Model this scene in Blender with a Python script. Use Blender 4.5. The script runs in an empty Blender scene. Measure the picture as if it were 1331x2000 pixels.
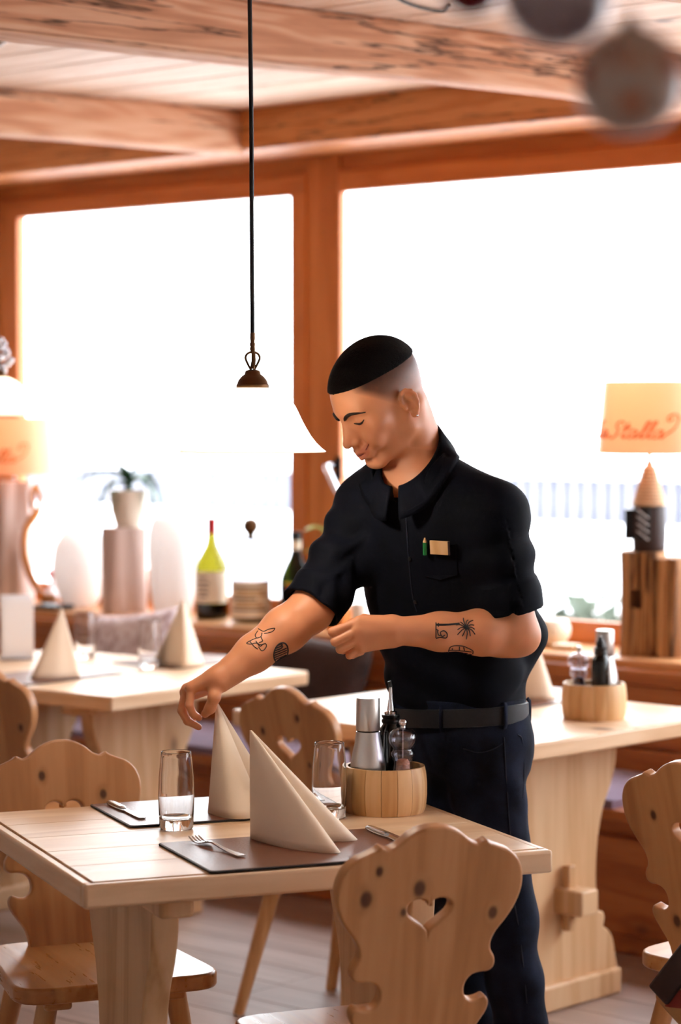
import bpy, bmesh, math, random
import numpy as np
from mathutils import Vector, Matrix, noise as mnoise

random.seed(7)
SC = bpy.context.scene
COL = SC.collection
R = math.radians

# ------------------------------------------------------------------ camera, sky, light, exposure
FPX = 4722.0; EYE = 1.55; PITCH = math.atan(199 / FPX)
cam_d = bpy.data.cameras.new('camera')
cam_d.sensor_fit = 'VERTICAL'; cam_d.sensor_height = 36.0; cam_d.lens = 36.0 * FPX / 2000.0
cam_d.clip_start = 0.05; cam_d.clip_end = 200
cam_d.dof.use_dof = True; cam_d.dof.focus_distance = 4.62; cam_d.dof.aperture_fstop = 2.8
cam = bpy.data.objects.new('camera', cam_d); COL.objects.link(cam)
cam.location = (0, 0, EYE); cam.rotation_euler = (R(90) - PITCH, 0, 0)
SC.camera = cam

SKY = 8.6
world = bpy.data.worlds.new('overcast_sky'); SC.world = world
world.use_nodes = True
bgn = world.node_tree.nodes['Background']
bgn.inputs[0].default_value = (0.955, 0.975, 1.0, 1); bgn.inputs[1].default_value = SKY
SC.view_settings.view_transform = 'Standard'; SC.view_settings.look = 'None'
SC.view_settings.exposure = 0.38; SC.view_settings.gamma = 1.0; SC.view_settings.use_curve_mapping = False
SC.cycles.use_adaptive_sampling = True; SC.cycles.adaptive_threshold = 0.04
SC.cycles.max_bounces = 12; SC.cycles.diffuse_bounces = 8; SC.cycles.glossy_bounces = 4
SC.cycles.transmission_bounces = 8; SC.cycles.transparent_max_bounces = 12
SC.cycles.caustics_reflective = False; SC.cycles.caustics_refractive = False
SC.cycles.sample_clamp_indirect = 6.0

# survey helpers: a sight line from the camera met with a level plane or a depth
_F = Vector((0, math.cos(PITCH), -math.sin(PITCH))); _U = Vector((0, math.sin(PITCH), math.cos(PITCH)))
def sight(px, py): return _F + Vector((1, 0, 0)) * ((px - 665.5) / FPX) + _U * ((1000 - py) / FPX)
def on_level(px, py, z):
    v = sight(px, py); return Vector((0, 0, EYE)) + v * ((z - EYE) / v.z)
def at_depth(px, py, y):
    v = sight(px, py); return Vector((0, 0, EYE)) + v * (y / v.y)

# window wall frame: a = along the wall, n = outwards
WO = Vector((-1.144, 9.065, 0)); WW = Vector((0.746, -0.666, 0)).normalized(); WN = Vector((-WW.y, WW.x, 0))
WANG = math.atan2(WW.y, WW.x)
def wp(a, n, z=0.0): return WO + WW * a + WN * n + Vector((0, 0, z))
WMAT = Matrix.Translation(WO) @ Matrix.Rotation(WANG, 4, 'Z')

# ------------------------------------------------------------------ materials
def lin(c):
    return tuple(((v / 255) / 12.92 if v / 255 <= 0.04045 else ((v / 255 + 0.055) / 1.055) ** 2.4) for v in c) + (1.0,)
MATS = {}
class NT:
    def __init__(s, name):
        s.m = bpy.data.materials.new(name); s.m.use_nodes = True; s.t = s.m.node_tree
        s.p = s.t.nodes['Principled BSDF']; s.out = s.t.nodes['Material Output']; MATS[name] = s.m
    def n(s, typ, **kw):
        nd = s.t.nodes.new(typ)
        for k, v in kw.items():
            if k.startswith('i_'):
                key = k[2:]; key = int(key) if key.isdigit() else key.replace('_', ' ')
                if isinstance(v, bpy.types.NodeSocket): s.t.links.new(v, nd.inputs[key])
                else: nd.inputs[key].default_value = v
            else: setattr(nd, k, v)
        return nd
    def link(s, a, b): s.t.links.new(a, b)
    def math(s, op, a, b=0.0, clamp=False):
        nd = s.n('ShaderNodeMath', operation=op, i_0=a, i_1=b); nd.use_clamp = clamp; return nd.outputs[0]
    def mix(s, f, a, b, blend='MIX'):
        nd = s.n('ShaderNodeMix', data_type='RGBA', blend_type=blend)
        for i, v in ((0, f), (6, a), (7, b)):
            if isinstance(v, bpy.types.NodeSocket): s.link(v, nd.inputs[i])
            else: nd.inputs[i].default_value = v
        return nd.outputs[2]
    def ramp(s, f, stops):
        nd = s.n('ShaderNodeValToRGB', i_0=f); e = nd.color_ramp.elements
        while len(e) < len(stops): e.new(0.5)
        for el, (p, c) in zip(e, stops): el.position = p; el.color = c
        return nd.outputs[0]
    def sm(s, f, a, b):
        nd = s.n('ShaderNodeMapRange', interpolation_type='SMOOTHSTEP', i_0=f, i_1=a, i_2=b); return nd.outputs[0]
    def thin_fresnel(s, ior):   # same reflectance from either side of a thin sheet
        bf = s.n('ShaderNodeNewGeometry').outputs['Backfacing']
        return s.n('ShaderNodeFresnel', i_0=s.math('ADD', s.math('MULTIPLY', bf, 1 / ior - ior), ior))
    def bump(s, h, strength=0.2, dist=0.002):
        b = s.n('ShaderNodeBump', i_Strength=strength, i_Distance=dist, i_Height=h)
        s.link(b.outputs[0], s.p.inputs['Normal']); return b

def plain(name, rgb, rough=0.5, metal=0.0, spec=0.5, trans=0.0, ior=1.45, var=0.06, bump=0.0, bscale=60, coat=0.0, sheen=0.0):
    t = NT(name); c = lin(rgb)
    tc = t.n('ShaderNodeTexCoord')
    nz = t.n('ShaderNodeTexNoise', i_Vector=tc.outputs['Object'], i_Scale=9.0, i_Detail=4.0)
    col = t.mix(nz.outputs[0], tuple(v * (1 - var) for v in c[:3]) + (1,), tuple(min(1, v * (1 + var)) for v in c[:3]) + (1,))
    t.link(col, t.p.inputs['Base Color'])
    t.p.inputs['Roughness'].default_value = rough; t.p.inputs['Metallic'].default_value = metal
    t.p.inputs['Specular IOR Level'].default_value = spec; t.p.inputs['Transmission Weight'].default_value = trans
    t.p.inputs['IOR'].default_value = ior; t.p.inputs['Coat Weight'].default_value = coat
    t.p.inputs['Sheen Weight'].default_value = sheen
    if bump:
        n2 = t.n('ShaderNodeTexNoise', i_Vector=tc.outputs['Object'], i_Scale=float(bscale), i_Detail=5.0)
        t.bump(n2.outputs[0], bump, 0.003)
    return t.m

def wood(name, dark, mid, light, axis=2, rough=0.42, scale=1.0, knots=None, auto=0.0, rings=0.5, bump=0.12, rand=True, spec=0.5, cracks=0.0, coat=0.0, crough=0.2):
    """grain runs along object axis; knots = explicit (x, y, z, r) list; auto = share of random knot cells"""
    t = NT(name); tc = t.n('ShaderNodeTexCoord'); v = tc.outputs['Object']
    if rand:
        oi = t.n('ShaderNodeObjectInfo'); off = t.n('ShaderNodeCombineXYZ', i_0=t.math('MULTIPLY', oi.outputs['Random'], 7.3), i_1=t.math('MULTIPLY', oi.outputs['Random'], 3.1), i_2=t.math('MULTIPLY', oi.outputs['Random'], 5.7))
        v = t.n('ShaderNodeVectorMath', operation='ADD', i_0=v, i_1=off.outputs[0]).outputs[0]
    sc = [1.0, 1.0, 1.0]; sc[axis] = 0.09
    mp = t.n('ShaderNodeMapping', i_Vector=v, i_Scale=tuple(k * scale for k in sc)).outputs[0]
    kv = None
    if auto > 0:
        ks = [5.5, 5.5, 5.5]; ks[axis] = 3.6
        vm = t.n('ShaderNodeMapping', i_Vector=v, i_Scale=tuple(k * scale for k in ks)).outputs[0]
        vo = t.n('ShaderNodeTexVoronoi', i_Vector=vm, i_Scale=1.0)
        pick = t.math('LESS_THAN', t.n('ShaderNodeSeparateColor', i_0=vo.outputs['Color']).outputs[0], auto)
        kv = t.math('MULTIPLY', t.sm(vo.outputs['Distance'], 0.16, 0.05), pick)
        halo = t.math('MULTIPLY', t.sm(vo.outputs['Distance'], 0.38, 0.05), pick)
    if knots:
        for (x, y, z, r) in knots:
            dv = t.n('ShaderNodeVectorMath', operation='SUBTRACT', i_0=tc.outputs['Object'], i_1=(x, y, z)).outputs[0]
            dm = [1.0, 1.0, 1.0]; dm[axis] = 0.72; dm[1 if axis != 1 else 0] = 0.35
            dl = t.n('ShaderNodeVectorMath', operation='LENGTH', i_0=t.n('ShaderNodeVectorMath', operation='MULTIPLY', i_0=dv, i_1=tuple(dm)).outputs[0]).outputs['Value']
            k1 = t.sm(dl, r * 1.15, r * 0.55); h1 = t.sm(dl, r * 2.2, r * 0.6)
            kv = k1 if kv is None else t.math('MAXIMUM', kv, k1)
            halo = h1 if (kv is k1) else t.math('MAXIMUM', halo, h1)
    n1 = t.n('ShaderNodeTexNoise', i_Vector=mp, i_Scale=7.0, i_Detail=3.0, i_Distortion=0.8).outputs[0]
    f1 = n1
    if kv is not None: f1 = t.math('ADD', n1, t.math('MULTIPLY', halo, 0.10))
    wv = t.math('SINE', t.math('MULTIPLY', f1, 55.0 * rings + 8))
    wv = t.math('ADD', t.math('MULTIPLY', wv, 0.5), 0.5)
    n2 = t.n('ShaderNodeTexNoise', i_Vector=mp, i_Scale=90.0, i_Detail=4.0).outputs[0]
    f = t.math('ADD', t.math('MULTIPLY', wv, 0.33), t.math('ADD', t.math('MULTIPLY', n1, 0.45), t.math('MULTIPLY', n2, 0.32)))
    col = t.ramp(f, [(0.12, lin(dark)), (0.5, lin(mid)), (0.9, lin(light))])
    hgt = f
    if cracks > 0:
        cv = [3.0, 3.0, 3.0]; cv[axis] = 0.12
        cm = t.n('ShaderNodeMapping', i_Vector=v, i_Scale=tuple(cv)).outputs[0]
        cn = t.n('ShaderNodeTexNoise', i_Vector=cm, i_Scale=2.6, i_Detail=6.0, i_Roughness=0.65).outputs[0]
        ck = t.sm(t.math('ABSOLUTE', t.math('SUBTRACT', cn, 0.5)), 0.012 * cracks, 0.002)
        col = t.mix(t.math('MULTIPLY', ck, 0.8), col, lin((50, 28, 18)))  # real cracks; the shade inside them is mixed in as dark brown
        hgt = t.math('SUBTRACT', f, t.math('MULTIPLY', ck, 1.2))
    if kv is not None:
        col = t.mix(t.math('MULTIPLY', halo, 0.22), col, lin(tuple(c * 0.72 for c in dark)))
        col = t.mix(t.math('MULTIPLY', kv, 0.88), col, lin((62, 32, 18)))
    if rand:
        hs = t.n('ShaderNodeHueSaturation', i_Color=col, i_Value=t.math('ADD', t.math('MULTIPLY', oi.outputs['Random'], 0.08), 0.96)); col = hs.outputs[0]
    t.link(col, t.p.inputs['Base Color'])
    rr = t.math('ADD', t.math('MULTIPLY', n2, 0.18), rough - 0.09); t.link(rr, t.p.inputs['Roughness'])
    t.p.inputs['Specular IOR Level'].default_value = spec; t.p.inputs['Coat Weight'].default_value = coat
    t.p.inputs['Coat Roughness'].default_value = crough
    if bump: t.bump(hgt, bump, 0.004)
    return t.m

M = MATS
BACK_KNOTS = [(-0.118, 0, 0.300, 0.0135), (-0.022, 0, 0.312, 0.0135), (-0.098, 0, 0.348, 0.009), (0.118, 0, 0.258, 0.011), (-0.048, 0, 0.272, 0.008)]
wood('chair_back_wood', (158, 106, 66), (186, 132, 86), (200, 150, 104), axis=2, rough=0.38, knots=BACK_KNOTS, rand=False, rings=0.35)
wood('chair_back_wood_b', (158, 106, 66), (186, 132, 86), (200, 150, 104), axis=2, rough=0.38, knots=[(0.045, 0, 0.345, 0.010), (-0.06, 0, 0.08, 0.012), (-0.085, 0, 0.30, 0.010), (0.065, 0, 0.225, 0.009)], rand=False, rings=0.35)
wood('chair_wood', (150, 92, 48), (190, 133, 80), (212, 160, 108), axis=1, rough=0.30, auto=0.5, rings=0.35)
wood('leg_wood', (150, 95, 50), (188, 134, 84), (210, 160, 110), axis=2, rough=0.42, rings=0.4)
wood('table_wood', (192, 150, 110), (218, 184, 148), (230, 202, 170), axis=0, rough=0.42, auto=0.22, rings=0.35, spec=0.4, coat=0.2, crough=0.36)
wood('trestle_wood', (178, 132, 90), (210, 170, 128), (226, 194, 156), axis=2, rough=0.45, auto=0.28, rings=0.35)
wood('frame_wood', (172, 94, 42), (202, 120, 60), (216, 138, 76), axis=0, rough=0.40, rings=0.25, bump=0.05)
wood('bench_wood', (132, 66, 26), (172, 98, 46), (192, 120, 66), axis=0, rough=0.42, auto=0.35, rings=0.4)
wood('ledge_wood', (176, 110, 60), (208, 150, 98), (224, 176, 128), axis=0, rough=0.30, rings=0.35)
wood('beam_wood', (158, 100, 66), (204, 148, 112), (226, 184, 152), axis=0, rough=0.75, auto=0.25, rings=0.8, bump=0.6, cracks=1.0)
wood('board_wood', (190, 150, 118), (222, 190, 164), (236, 214, 196), axis=0, rough=0.6, rings=0.7, auto=0.15, bump=0.3)
wood('soffit_wood', (152, 86, 40), (190, 116, 60), (208, 142, 86), axis=0, rough=0.5, rings=0.6, auto=0.3, cracks=0.7, bump=0.3)
wood('floor_wood', (118, 98, 92), (150, 130, 122), (172, 154, 148), axis=0, rough=0.38, rings=0.3, auto=0.05, coat=0.8, crough=0.40)
wood('old_timber', (92, 56, 28), (150, 102, 60), (190, 146, 100), axis=2, rough=0.8, rings=0.9, bump=0.8, cracks=1.6)
wood('pale_timber', (176, 152, 144), (212, 192, 184), (230, 214, 208), axis=2, rough=0.8, rings=0.5, bump=0.6)
wood('box_wood', (176, 124, 72), (208, 164, 112), (226, 190, 146), axis=2, rough=0.5, rings=0.4, bump=0.1)
wood('hames_wood', (150, 78, 26), (196, 118, 50), (216, 146, 78), axis=2, rough=0.35, rings=0.3)
plain('plaster', (238, 233, 224), 0.85, bump=0.3, bscale=25)
plain('stone', (176, 160, 146), 0.9, var=0.35, bump=0.9, bscale=30)
plain('steel', (196, 196, 198), 0.24, metal=1.0, var=0.02)
plain('chrome', (214, 214, 218), 0.10, metal=1.0, var=0.02)
plain('bronze', (96, 68, 44), 0.42, metal=0.85, var=0.12)
plain('dark_metal', (40, 40, 44), 0.4, metal=0.9)
plain('black_cord', (16, 14, 14), 0.6)
plain('black_plastic', (14, 14, 16), 0.35)
plain('dark_glass', (10, 16, 16), 0.08, spec=0.6)
plain('mat_leather', (112, 68, 50), 0.36, var=0.18, bump=0.25, bscale=220)
plain('mat_edge', (28, 20, 20), 0.6)
plain('napkin_paper', (234, 218, 198), 0.75, var=0.02, bump=0.05, bscale=400)
plain('white_card', (240, 240, 244), 0.6, var=0.01)
plain('white_ceramic', (240, 238, 236), 0.35, var=0.02)
plain('cream_ceramic', (232, 222, 206), 0.45, var=0.03)
plain('cushion_violet', (128, 112, 138), 0.9, var=0.12, bump=0.3, bscale=150, sheen=0.3)
plain('fur_brown', (54, 38, 34), 0.95, var=0.4, bump=0.9, bscale=60)
plain('leaf_green', (34, 78, 40), 0.45, var=0.2)
plain('leaf_pale', (176, 196, 120), 0.5, var=0.2)
plain('paint_dark', (46, 30, 28), 0.55, var=0.2)
plain('rope', (206, 178, 148), 0.85, var=0.15, bump=0.4, bscale=200)
plain('lead_red', (186, 34, 40), 0.4)
plain('label_paper', (236, 226, 206), 0.7)
plain('red_print', (196, 44, 36), 0.6)
plain('yellow_print', (196, 178, 40), 0.6)
plain('orange_print', (214, 108, 40), 0.6, var=0.05)
plain('ink_grey', (120, 100, 84), 0.7)
plain('ink_gold', (186, 148, 84), 0.7)
plain('snow', (244, 246, 250), 0.7, var=0.02)
plain('fence_grey', (84, 87, 102), 0.8, var=0.1); plain('added_backing_grey', (190, 191, 197), 0.8, var=0.03)  # second grey is for the added panel behind the railing bars
plain('shrub_green', (58, 70, 58), 0.8, var=0.25)
plain('facade', (236, 236, 238), 0.8, var=0.02)
plain('salt', (246, 176, 148), 0.7, var=0.25, bump=0.8, bscale=200)
plain('peppercorn', (70, 30, 30), 0.6, var=0.6)
plain('red_glass', (110, 10, 18), 0.15, spec=0.7)

def pane_mat():
    t = NT('pane'); t.t.nodes.remove(t.p)
    tr = t.n('ShaderNodeBsdfTransparent', i_0=(0.97, 0.985, 0.99, 1)); gl = t.n('ShaderNodeBsdfGlossy', i_1=0.02)
    fr = t.thin_fresnel(1.35)
    mx = t.n('ShaderNodeMixShader', i_0=fr.outputs[0], i_1=tr.outputs[0], i_2=gl.outputs[0])
    t.link(mx.outputs[0], t.out.inputs[0])
pane_mat()
def glass_mat(name, tint=(1, 1, 1), rough=0.0, ior=1.46):
    t = NT(name)
    t.p.inputs['Base Color'].default_value = tint + (1,)
    t.p.inputs['Transmission Weight'].default_value = 1.0; t.p.inputs['Roughness'].default_value = rough; t.p.inputs['IOR'].default_value = ior
glass_mat('clear_glass'); glass_mat('acrylic', (0.97, 0.96, 0.98), 0.02, 1.45)
def tinted(name, rgb, ior=1.5):   # bottle glass: see-through, coloured, glossy
    t = NT(name); t.t.nodes.remove(t.p)
    tr = t.n('ShaderNodeBsdfTransparent', i_0=lin(rgb)); gl = t.n('ShaderNodeBsdfGlossy', i_1=0.04)
    fr = t.thin_fresnel(ior)
    mx = t.n('ShaderNodeMixShader', i_0=fr.outputs[0], i_1=tr.outputs[0], i_2=gl.outputs[0]); t.link(mx.outputs[0], t.out.inputs[0])
tinted('olive_glass', (150, 144, 70)); tinted('green_glass', (74, 84, 40)); tinted('amber_clear', (214, 196, 164)); tinted('thin_glass', (206, 208, 214)); tinted('clear_acrylic', (244, 243, 248), 1.8)
def shade_mat(name, rgb, trans=0.55, emit=0.0):
    t = NT(name); t.t.nodes.remove(t.p)
    df = t.n('ShaderNodeBsdfDiffuse', i_0=lin(rgb)); tl = t.n('ShaderNodeBsdfTranslucent', i_0=lin(rgb))
    mx = t.n('ShaderNodeMixShader', i_0=trans, i_1=df.outputs[0], i_2=tl.outputs[0])
    gl = t.n('ShaderNodeBsdfGlossy', i_1=0.25); fr = t.thin_fresnel(1.4)
    m2 = t.n('ShaderNodeMixShader', i_0=t.math('MULTIPLY', fr.outputs[0], 0.5), i_1=mx.outputs[0], i_2=gl.outputs[0]); t.link(m2.outputs[0], t.out.inputs[0])
shade_mat('opal_glass', (255, 253, 248), 0.7); shade_mat('porcelain', (252, 250, 249), 0.5); shade_mat('lamp_paper', (246, 204, 172), 0.6)
def pillow_mat():
    t = NT('pillow_print'); tc = t.n('ShaderNodeTexCoord')
    vo = t.n('ShaderNodeTexVoronoi', i_Vector=tc.outputs['Object'], i_Scale=38.0)
    nz = t.n('ShaderNodeTexNoise', i_Vector=tc.outputs['Object'], i_Scale=14.0, i_Detail=5.0)
    col = t.ramp(t.math('ADD', t.math('MULTIPLY', vo.outputs[0], 0.6), t.math('MULTIPLY', nz.outputs[0], 0.6)), [(0.2, lin((140, 96, 90))), (0.5, lin((206, 190, 196))), (0.75, lin((236, 230, 236)))])
    t.link(col, t.p.inputs['Base Color']); t.p.inputs['Roughness'].default_value = 0.9
pillow_mat()
def bauble_mat():
    t = NT('bauble_print'); tc = t.n('ShaderNodeTexCoord')
    vo = t.n('ShaderNodeTexVoronoi', i_Vector=tc.outputs['Object'], i_Scale=42.0)
    pick = t.math('LESS_THAN', t.n('ShaderNodeSeparateColor', i_0=vo.outputs['Color']).outputs[0], 0.42)
    spot = t.math('MULTIPLY', t.sm(vo.outputs['Distance'], 0.5, 0.25), pick)
    col = t.mix(spot, lin((160, 140, 130)), t.mix(t.n('ShaderNodeSeparateColor', i_0=vo.outputs['Color']).outputs[1], lin((128, 30, 30)), lin((176, 96, 50))))
    t.link(col, t.p.inputs['Base Color']); t.p.inputs['Roughness'].default_value = 0.35
bauble_mat()
plain('bauble_grey', (132, 118, 124), 0.3, var=0.12); plain('bauble_red', (86, 12, 20), 0.2, var=0.1)

# ------------------------------------------------------------------ mesh helpers
def tag(o, label=None, cat=None, group=None, kind=None):
    if label: o['label'] = label
    if cat: o['category'] = cat
    if group: o['group'] = group
    if kind: o['kind'] = kind
    return o
def thing(name, label, cat, loc=(0, 0, 0), rz=0.0, group=None):
    o = bpy.data.objects.new(name, None); COL.objects.link(o); o.empty_display_size = 0.1
    o.location = loc; o.rotation_euler = (0, 0, rz); return tag(o, label, cat, group)
def obj(name, me, mat=None, parent=None, loc=(0, 0, 0), rot=(0, 0, 0)):
    o = bpy.data.objects.new(name, me); COL.objects.link(o)
    if mat is not None and not me.materials: me.materials.append(MATS[mat] if isinstance(mat, str) else mat)
    o.location = loc; o.rotation_euler = rot
    if parent is not None: o.parent = parent
    return o
def mesh_of(bm, smooth=False, angle=None, flat=False):
    me = bpy.data.meshes.new('m')
    bmesh.ops.recalc_face_normals(bm, faces=bm.faces[:])
    for f in bm.faces: f.smooth = smooth
    if angle is not None:
        for e in bm.edges:
            if len(e.link_faces) == 2 and e.calc_face_angle(0) > angle: e.smooth = False
        for f in bm.faces: f.smooth = True
        if flat:
            for f in bm.faces:
                if max(abs(c) for c in f.normal) > 0.9999:
                    f.smooth = False
    bm.to_mesh(me); bm.free(); return me
def bm_box(bm, size, loc=(0, 0, 0), rot=None, bev=0.0, seg=2):
    mt = Matrix.Translation(loc) @ (rot.to_4x4() if rot is not None else Matrix.Identity(4)) @ Matrix.Diagonal((size[0], size[1], size[2], 1))
    r = bmesh.ops.create_cube(bm, size=1.0, matrix=mt); vs = r['verts']
    if bev > 0:
        es = list({e for v in vs for e in v.link_edges})
        bmesh.ops.bevel(bm, geom=es, offset=bev, segments=seg, profile=0.5, affect='EDGES')
def box_mesh(size, bev=0.004, loc=(0, 0, 0), seg=2):
    bm = bmesh.new(); bm_box(bm, size, loc, None, bev, seg); return mesh_of(bm, angle=R(50), flat=True)
def lathe(profile, segs=40, closed=False, cap=False):
    """profile: list of (r, z), revolved about z"""
    bm = bmesh.new(); rings = []
    for (r, z) in profile:
        if r < 1e-6: rings.append([bm.verts.new((0, 0, z))])
        else: rings.append([bm.verts.new((r * math.cos(2 * math.pi * k / segs), r * math.sin(2 * math.pi * k / segs), z)) for k in range(segs)])
    prs = list(zip(rings[:-1], rings[1:]))
    if closed: prs.append((rings[-1], rings[0]))
    for A, B in prs:
        for k in range(segs):
            k2 = (k + 1) % segs
            if len(A) == 1 and len(B) == 1: continue
            if len(A) == 1: bm.faces.new((A[0], B[k], B[k2]))
            elif len(B) == 1: bm.faces.new((A[k], A[k2], B[0]))
            else: bm.faces.new((A[k], A[k2], B[k2], B[k]))
    return mesh_of(bm, angle=R(40))
def smooth_pts(pts, sub=6, closed=False):
    """Catmull-Rom through points (any dimension)"""
    P = [np.array(p, float) for p in pts]; n = len(P); out = []
    rng = range(n if closed else n - 1)
    for i in rng:
        p0 = P[(i - 1) % n] if (closed or i > 0) else 2 * P[0] - P[1]
        p1 = P[i]; p2 = P[(i + 1) % n]
        p3 = P[(i + 2) % n] if (closed or i + 2 < n) else 2 * P[-1] - P[-2]
        for k in range(sub):
            t = k / sub
            out.append(0.5 * (2 * p1 + (p2 - p0) * t + (2 * p0 - 5 * p1 + 4 * p2 - p3) * t * t + (3 * p1 - p0 - 3 * p2 + p3) * t ** 3))
    if not closed: out.append(P[-1])
    return out
def tube(pts, rad, segs=10, caps=True, flat=1.0, up=None):
    """tube along pts; rad scalar or list; flat scales the second axis"""
    P = [Vector(p) for p in pts]; n = len(P)
    rs = rad if hasattr(rad, '__len__') else [rad] * n
    bm = bmesh.new(); rings = []; prev = None
    for i, p in enumerate(P):
        t = (P[min(i + 1, n - 1)] - P[max(i - 1, 0)]).normalized()
        if up is not None: a = Vector(up).cross(t).normalized()
        elif prev is None: a = t.orthogonal().normalized()
        else: a = (prev - t * prev.dot(t)).normalized()
        prev = a; b = t.cross(a)
        rings.append([bm.verts.new(p + a * (rs[i] * math.cos(2 * math.pi * k / segs)) + b * (rs[i] * flat * math.sin(2 * math.pi * k / segs))) for k in range(segs)])
    for A, B in zip(rings[:-1], rings[1:]):
        for k in range(segs): bm.faces.new((A[k], A[(k + 1) % segs], B[(k + 1) % segs], B[k]))
    if caps: bm.faces.new(rings[0][::-1]); bm.faces.new(rings[-1])
    return mesh_of(bm, angle=R(60))
def plate(outlines, thick, bev=0.004, res=2):
    """flat plate in the xz plane (thickness along y, centred) from 2D outlines, the later ones holes"""
    cu = bpy.data.curves.new('c', 'CURVE'); cu.dimensions = '2D'; cu.fill_mode = 'BOTH'
    cu.extrude = thick / 2 - bev; cu.bevel_depth = bev; cu.bevel_resolution = res; cu.offset = -bev
    for ol in outlines:
        sp = cu.splines.new('POLY'); sp.points.add(len(ol) - 1); sp.use_cyclic_u = True
        for q, (x, y) in zip(sp.points, ol): q.co = (x, y, 0, 1)
    o = bpy.data.objects.new('tmp', cu); COL.objects.link(o)
    dg = bpy.context.evaluated_depsgraph_get(); me = bpy.data.meshes.new_from_object(o.evaluated_get(dg))
    bpy.data.objects.remove(o); bpy.data.curves.remove(cu)
    me.materials.clear()
    me.transform(Matrix.Rotation(R(90), 4, 'X'))
    bm = bmesh.new(); bm.from_mesh(me); bmesh.ops.remove_doubles(bm, verts=bm.verts[:], dist=1e-5)
    bmesh.ops.dissolve_degenerate(bm, edges=bm.edges[:], dist=1e-6)
    bpy.data.meshes.remove(me); return mesh_of(bm, angle=R(35), flat=True)
def mirror(half):
    """half outline from bottom (x>0) up to the axis; returns the full closed loop"""
    return list(half) + [(-x, y) for (x, y) in reversed(half) if abs(x) > 1e-6]
def copy_tree(o, parent=None):
    c = o.copy(); COL.objects.link(c); c.parent = parent
    for ch in [k for k in bpy.data.objects if k.parent == o]: copy_tree(ch, c)
    return c
def struct(name, me, mat, parent=None, **kw):
    o = obj(name, me, mat, parent, **kw)
    if parent is None: o['kind'] = 'structure'
    return o
wood('frame_wood_v', (172, 94, 42), (202, 120, 60), (216, 138, 76), axis=2, rough=0.40, rings=0.25, bump=0.05)
# ------------------------------------------------------------------ room shell
A0, A1, N0, N1 = -0.66, 8.4, -7.2, 0.40
CEIL = 2.58
def wbox(name, a0, a1, n0, n1, z0, z1, mat, parent=None, bev=0.003):
    """box given in wall coordinates"""
    me = box_mesh((a1 - a0, n1 - n0, z1 - z0), bev)
    o = obj(name, me, mat, parent)
    if parent is None: o.location = wp((a0 + a1) / 2, (n0 + n1) / 2, (z0 + z1) / 2); o.rotation_euler = (0, 0, WANG); o['kind'] = 'structure'
    else:
        o.matrix_world = Matrix.Identity(4)
        q = parent.matrix_basis.inverted() @ (Matrix.Translation(wp((a0 + a1) / 2, (n0 + n1) / 2, (z0 + z1) / 2)) @ Matrix.Rotation(WANG, 4, 'Z'))
        o.location, o.rotation_euler = q.to_translation(), q.to_euler()
    return o

floor = wbox('floor', A0, A1, N0, N1, -0.10, -0.012, 'floor_wood')
pm = {}
row = 0; n = -5.6
while n < 0.30:
    a = -0.66 - random.random() * 1.2
    while a < 5.4:
        L = random.choice((1.6, 2.0, 2.4)); a2 = min(a + L, 5.6); b0 = max(a, A0 + 0.01)
        if a2 - b0 > 0.25:
            o = wbox('plank', b0, a2 - 0.003, n, n + 0.157, -0.013, 0.0, 'floor_wood', floor, 0.0015)
        a += L
    n += 0.16
ceiling = wbox('ceiling', A0, A1, N0, N1, CEIL + 0.02, CEIL + 0.12, 'board_wood')
n = -5.2
while n < 0.0:
    a = A0 + 0.005
    cut = 2.2 + random.random() * 1.6
    for b0, b1 in ((a, cut), (cut + 0.004, 6.2)):
        wbox('board', b0, b1, n, min(n + 0.232, 0.0), CEIL, CEIL + 0.021 + random.random() * 0.003, 'board_wood', ceiling, 0.004)
    n += 0.24

wall_far = wbox('wall_far', A0, A1, 0.33, 0.46, 0.0, 0.77, 'plaster')
wbox('lintel', A0, A1, 0.33, 0.46, 2.44, CEIL + 0.1, 'frame_wood', wall_far)
wbox('post', A0, -0.58, 0.33, 0.46, 0.77, 2.44, 'frame_wood_v', wall_far)
WINS = [(-0.57, 1.085), (1.235, 3.32), (3.47, 5.5), (5.65, 8.25)]
for k in range(3): wbox('post', WINS[k][1] - 0.004, WINS[k + 1][0] + 0.004, 0.325, 0.36, 0.77, 2.44, 'frame_wood_v', wall_far)
wbox('post', 8.25, A1, 0.33, 0.46, 0.77, 2.44, 'frame_wood_v', wall_far)
def window(k, a0, a1, lw, rw, z0=0.80, z1=2.385):
    e = bpy.data.objects.new('window_%d' % k, None); COL.objects.link(e); e['kind'] = 'structure'
    e.location = wp((a0 + a1) / 2, 0.36, z0); e.rotation_euler = (0, 0, WANG)
    f0, f1 = 0.315, 0.352
    wbox('bottom_rail', a0, a1, f0, f1, 0.765, 0.872, 'frame_wood', e, 0.006)
    wbox('top_rail', a0, a1, f0, f1, 2.31, z1, 'frame_wood', e, 0.006)
    wbox('head_strip', a0 - 0.02, a1 + 0.02, 0.335, f1, z1 - 0.002, 2.45, 'frame_wood', e, 0.003)
    wbox('stile', a0, a0 + lw, f0 + 0.001, f1, 0.80, z1, 'frame_wood_v', e, 0.006)
    wbox('stile', a1 - rw, a1, f0 + 0.001, f1, 0.80, z1, 'frame_wood_v', e, 0.006)
    pn = wbox('pane', a0 + lw - 0.01, a1 - rw + 0.01, 0.334, 0.340, 0.865, 2.318, 'pane', e, 0.0)
    return e
for k, (a0, a1) in enumerate(WINS): window(k + 1, a0, a1, 0.10 if k == 0 else 0.012, 0.075 if k == 0 else 0.10)
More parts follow.
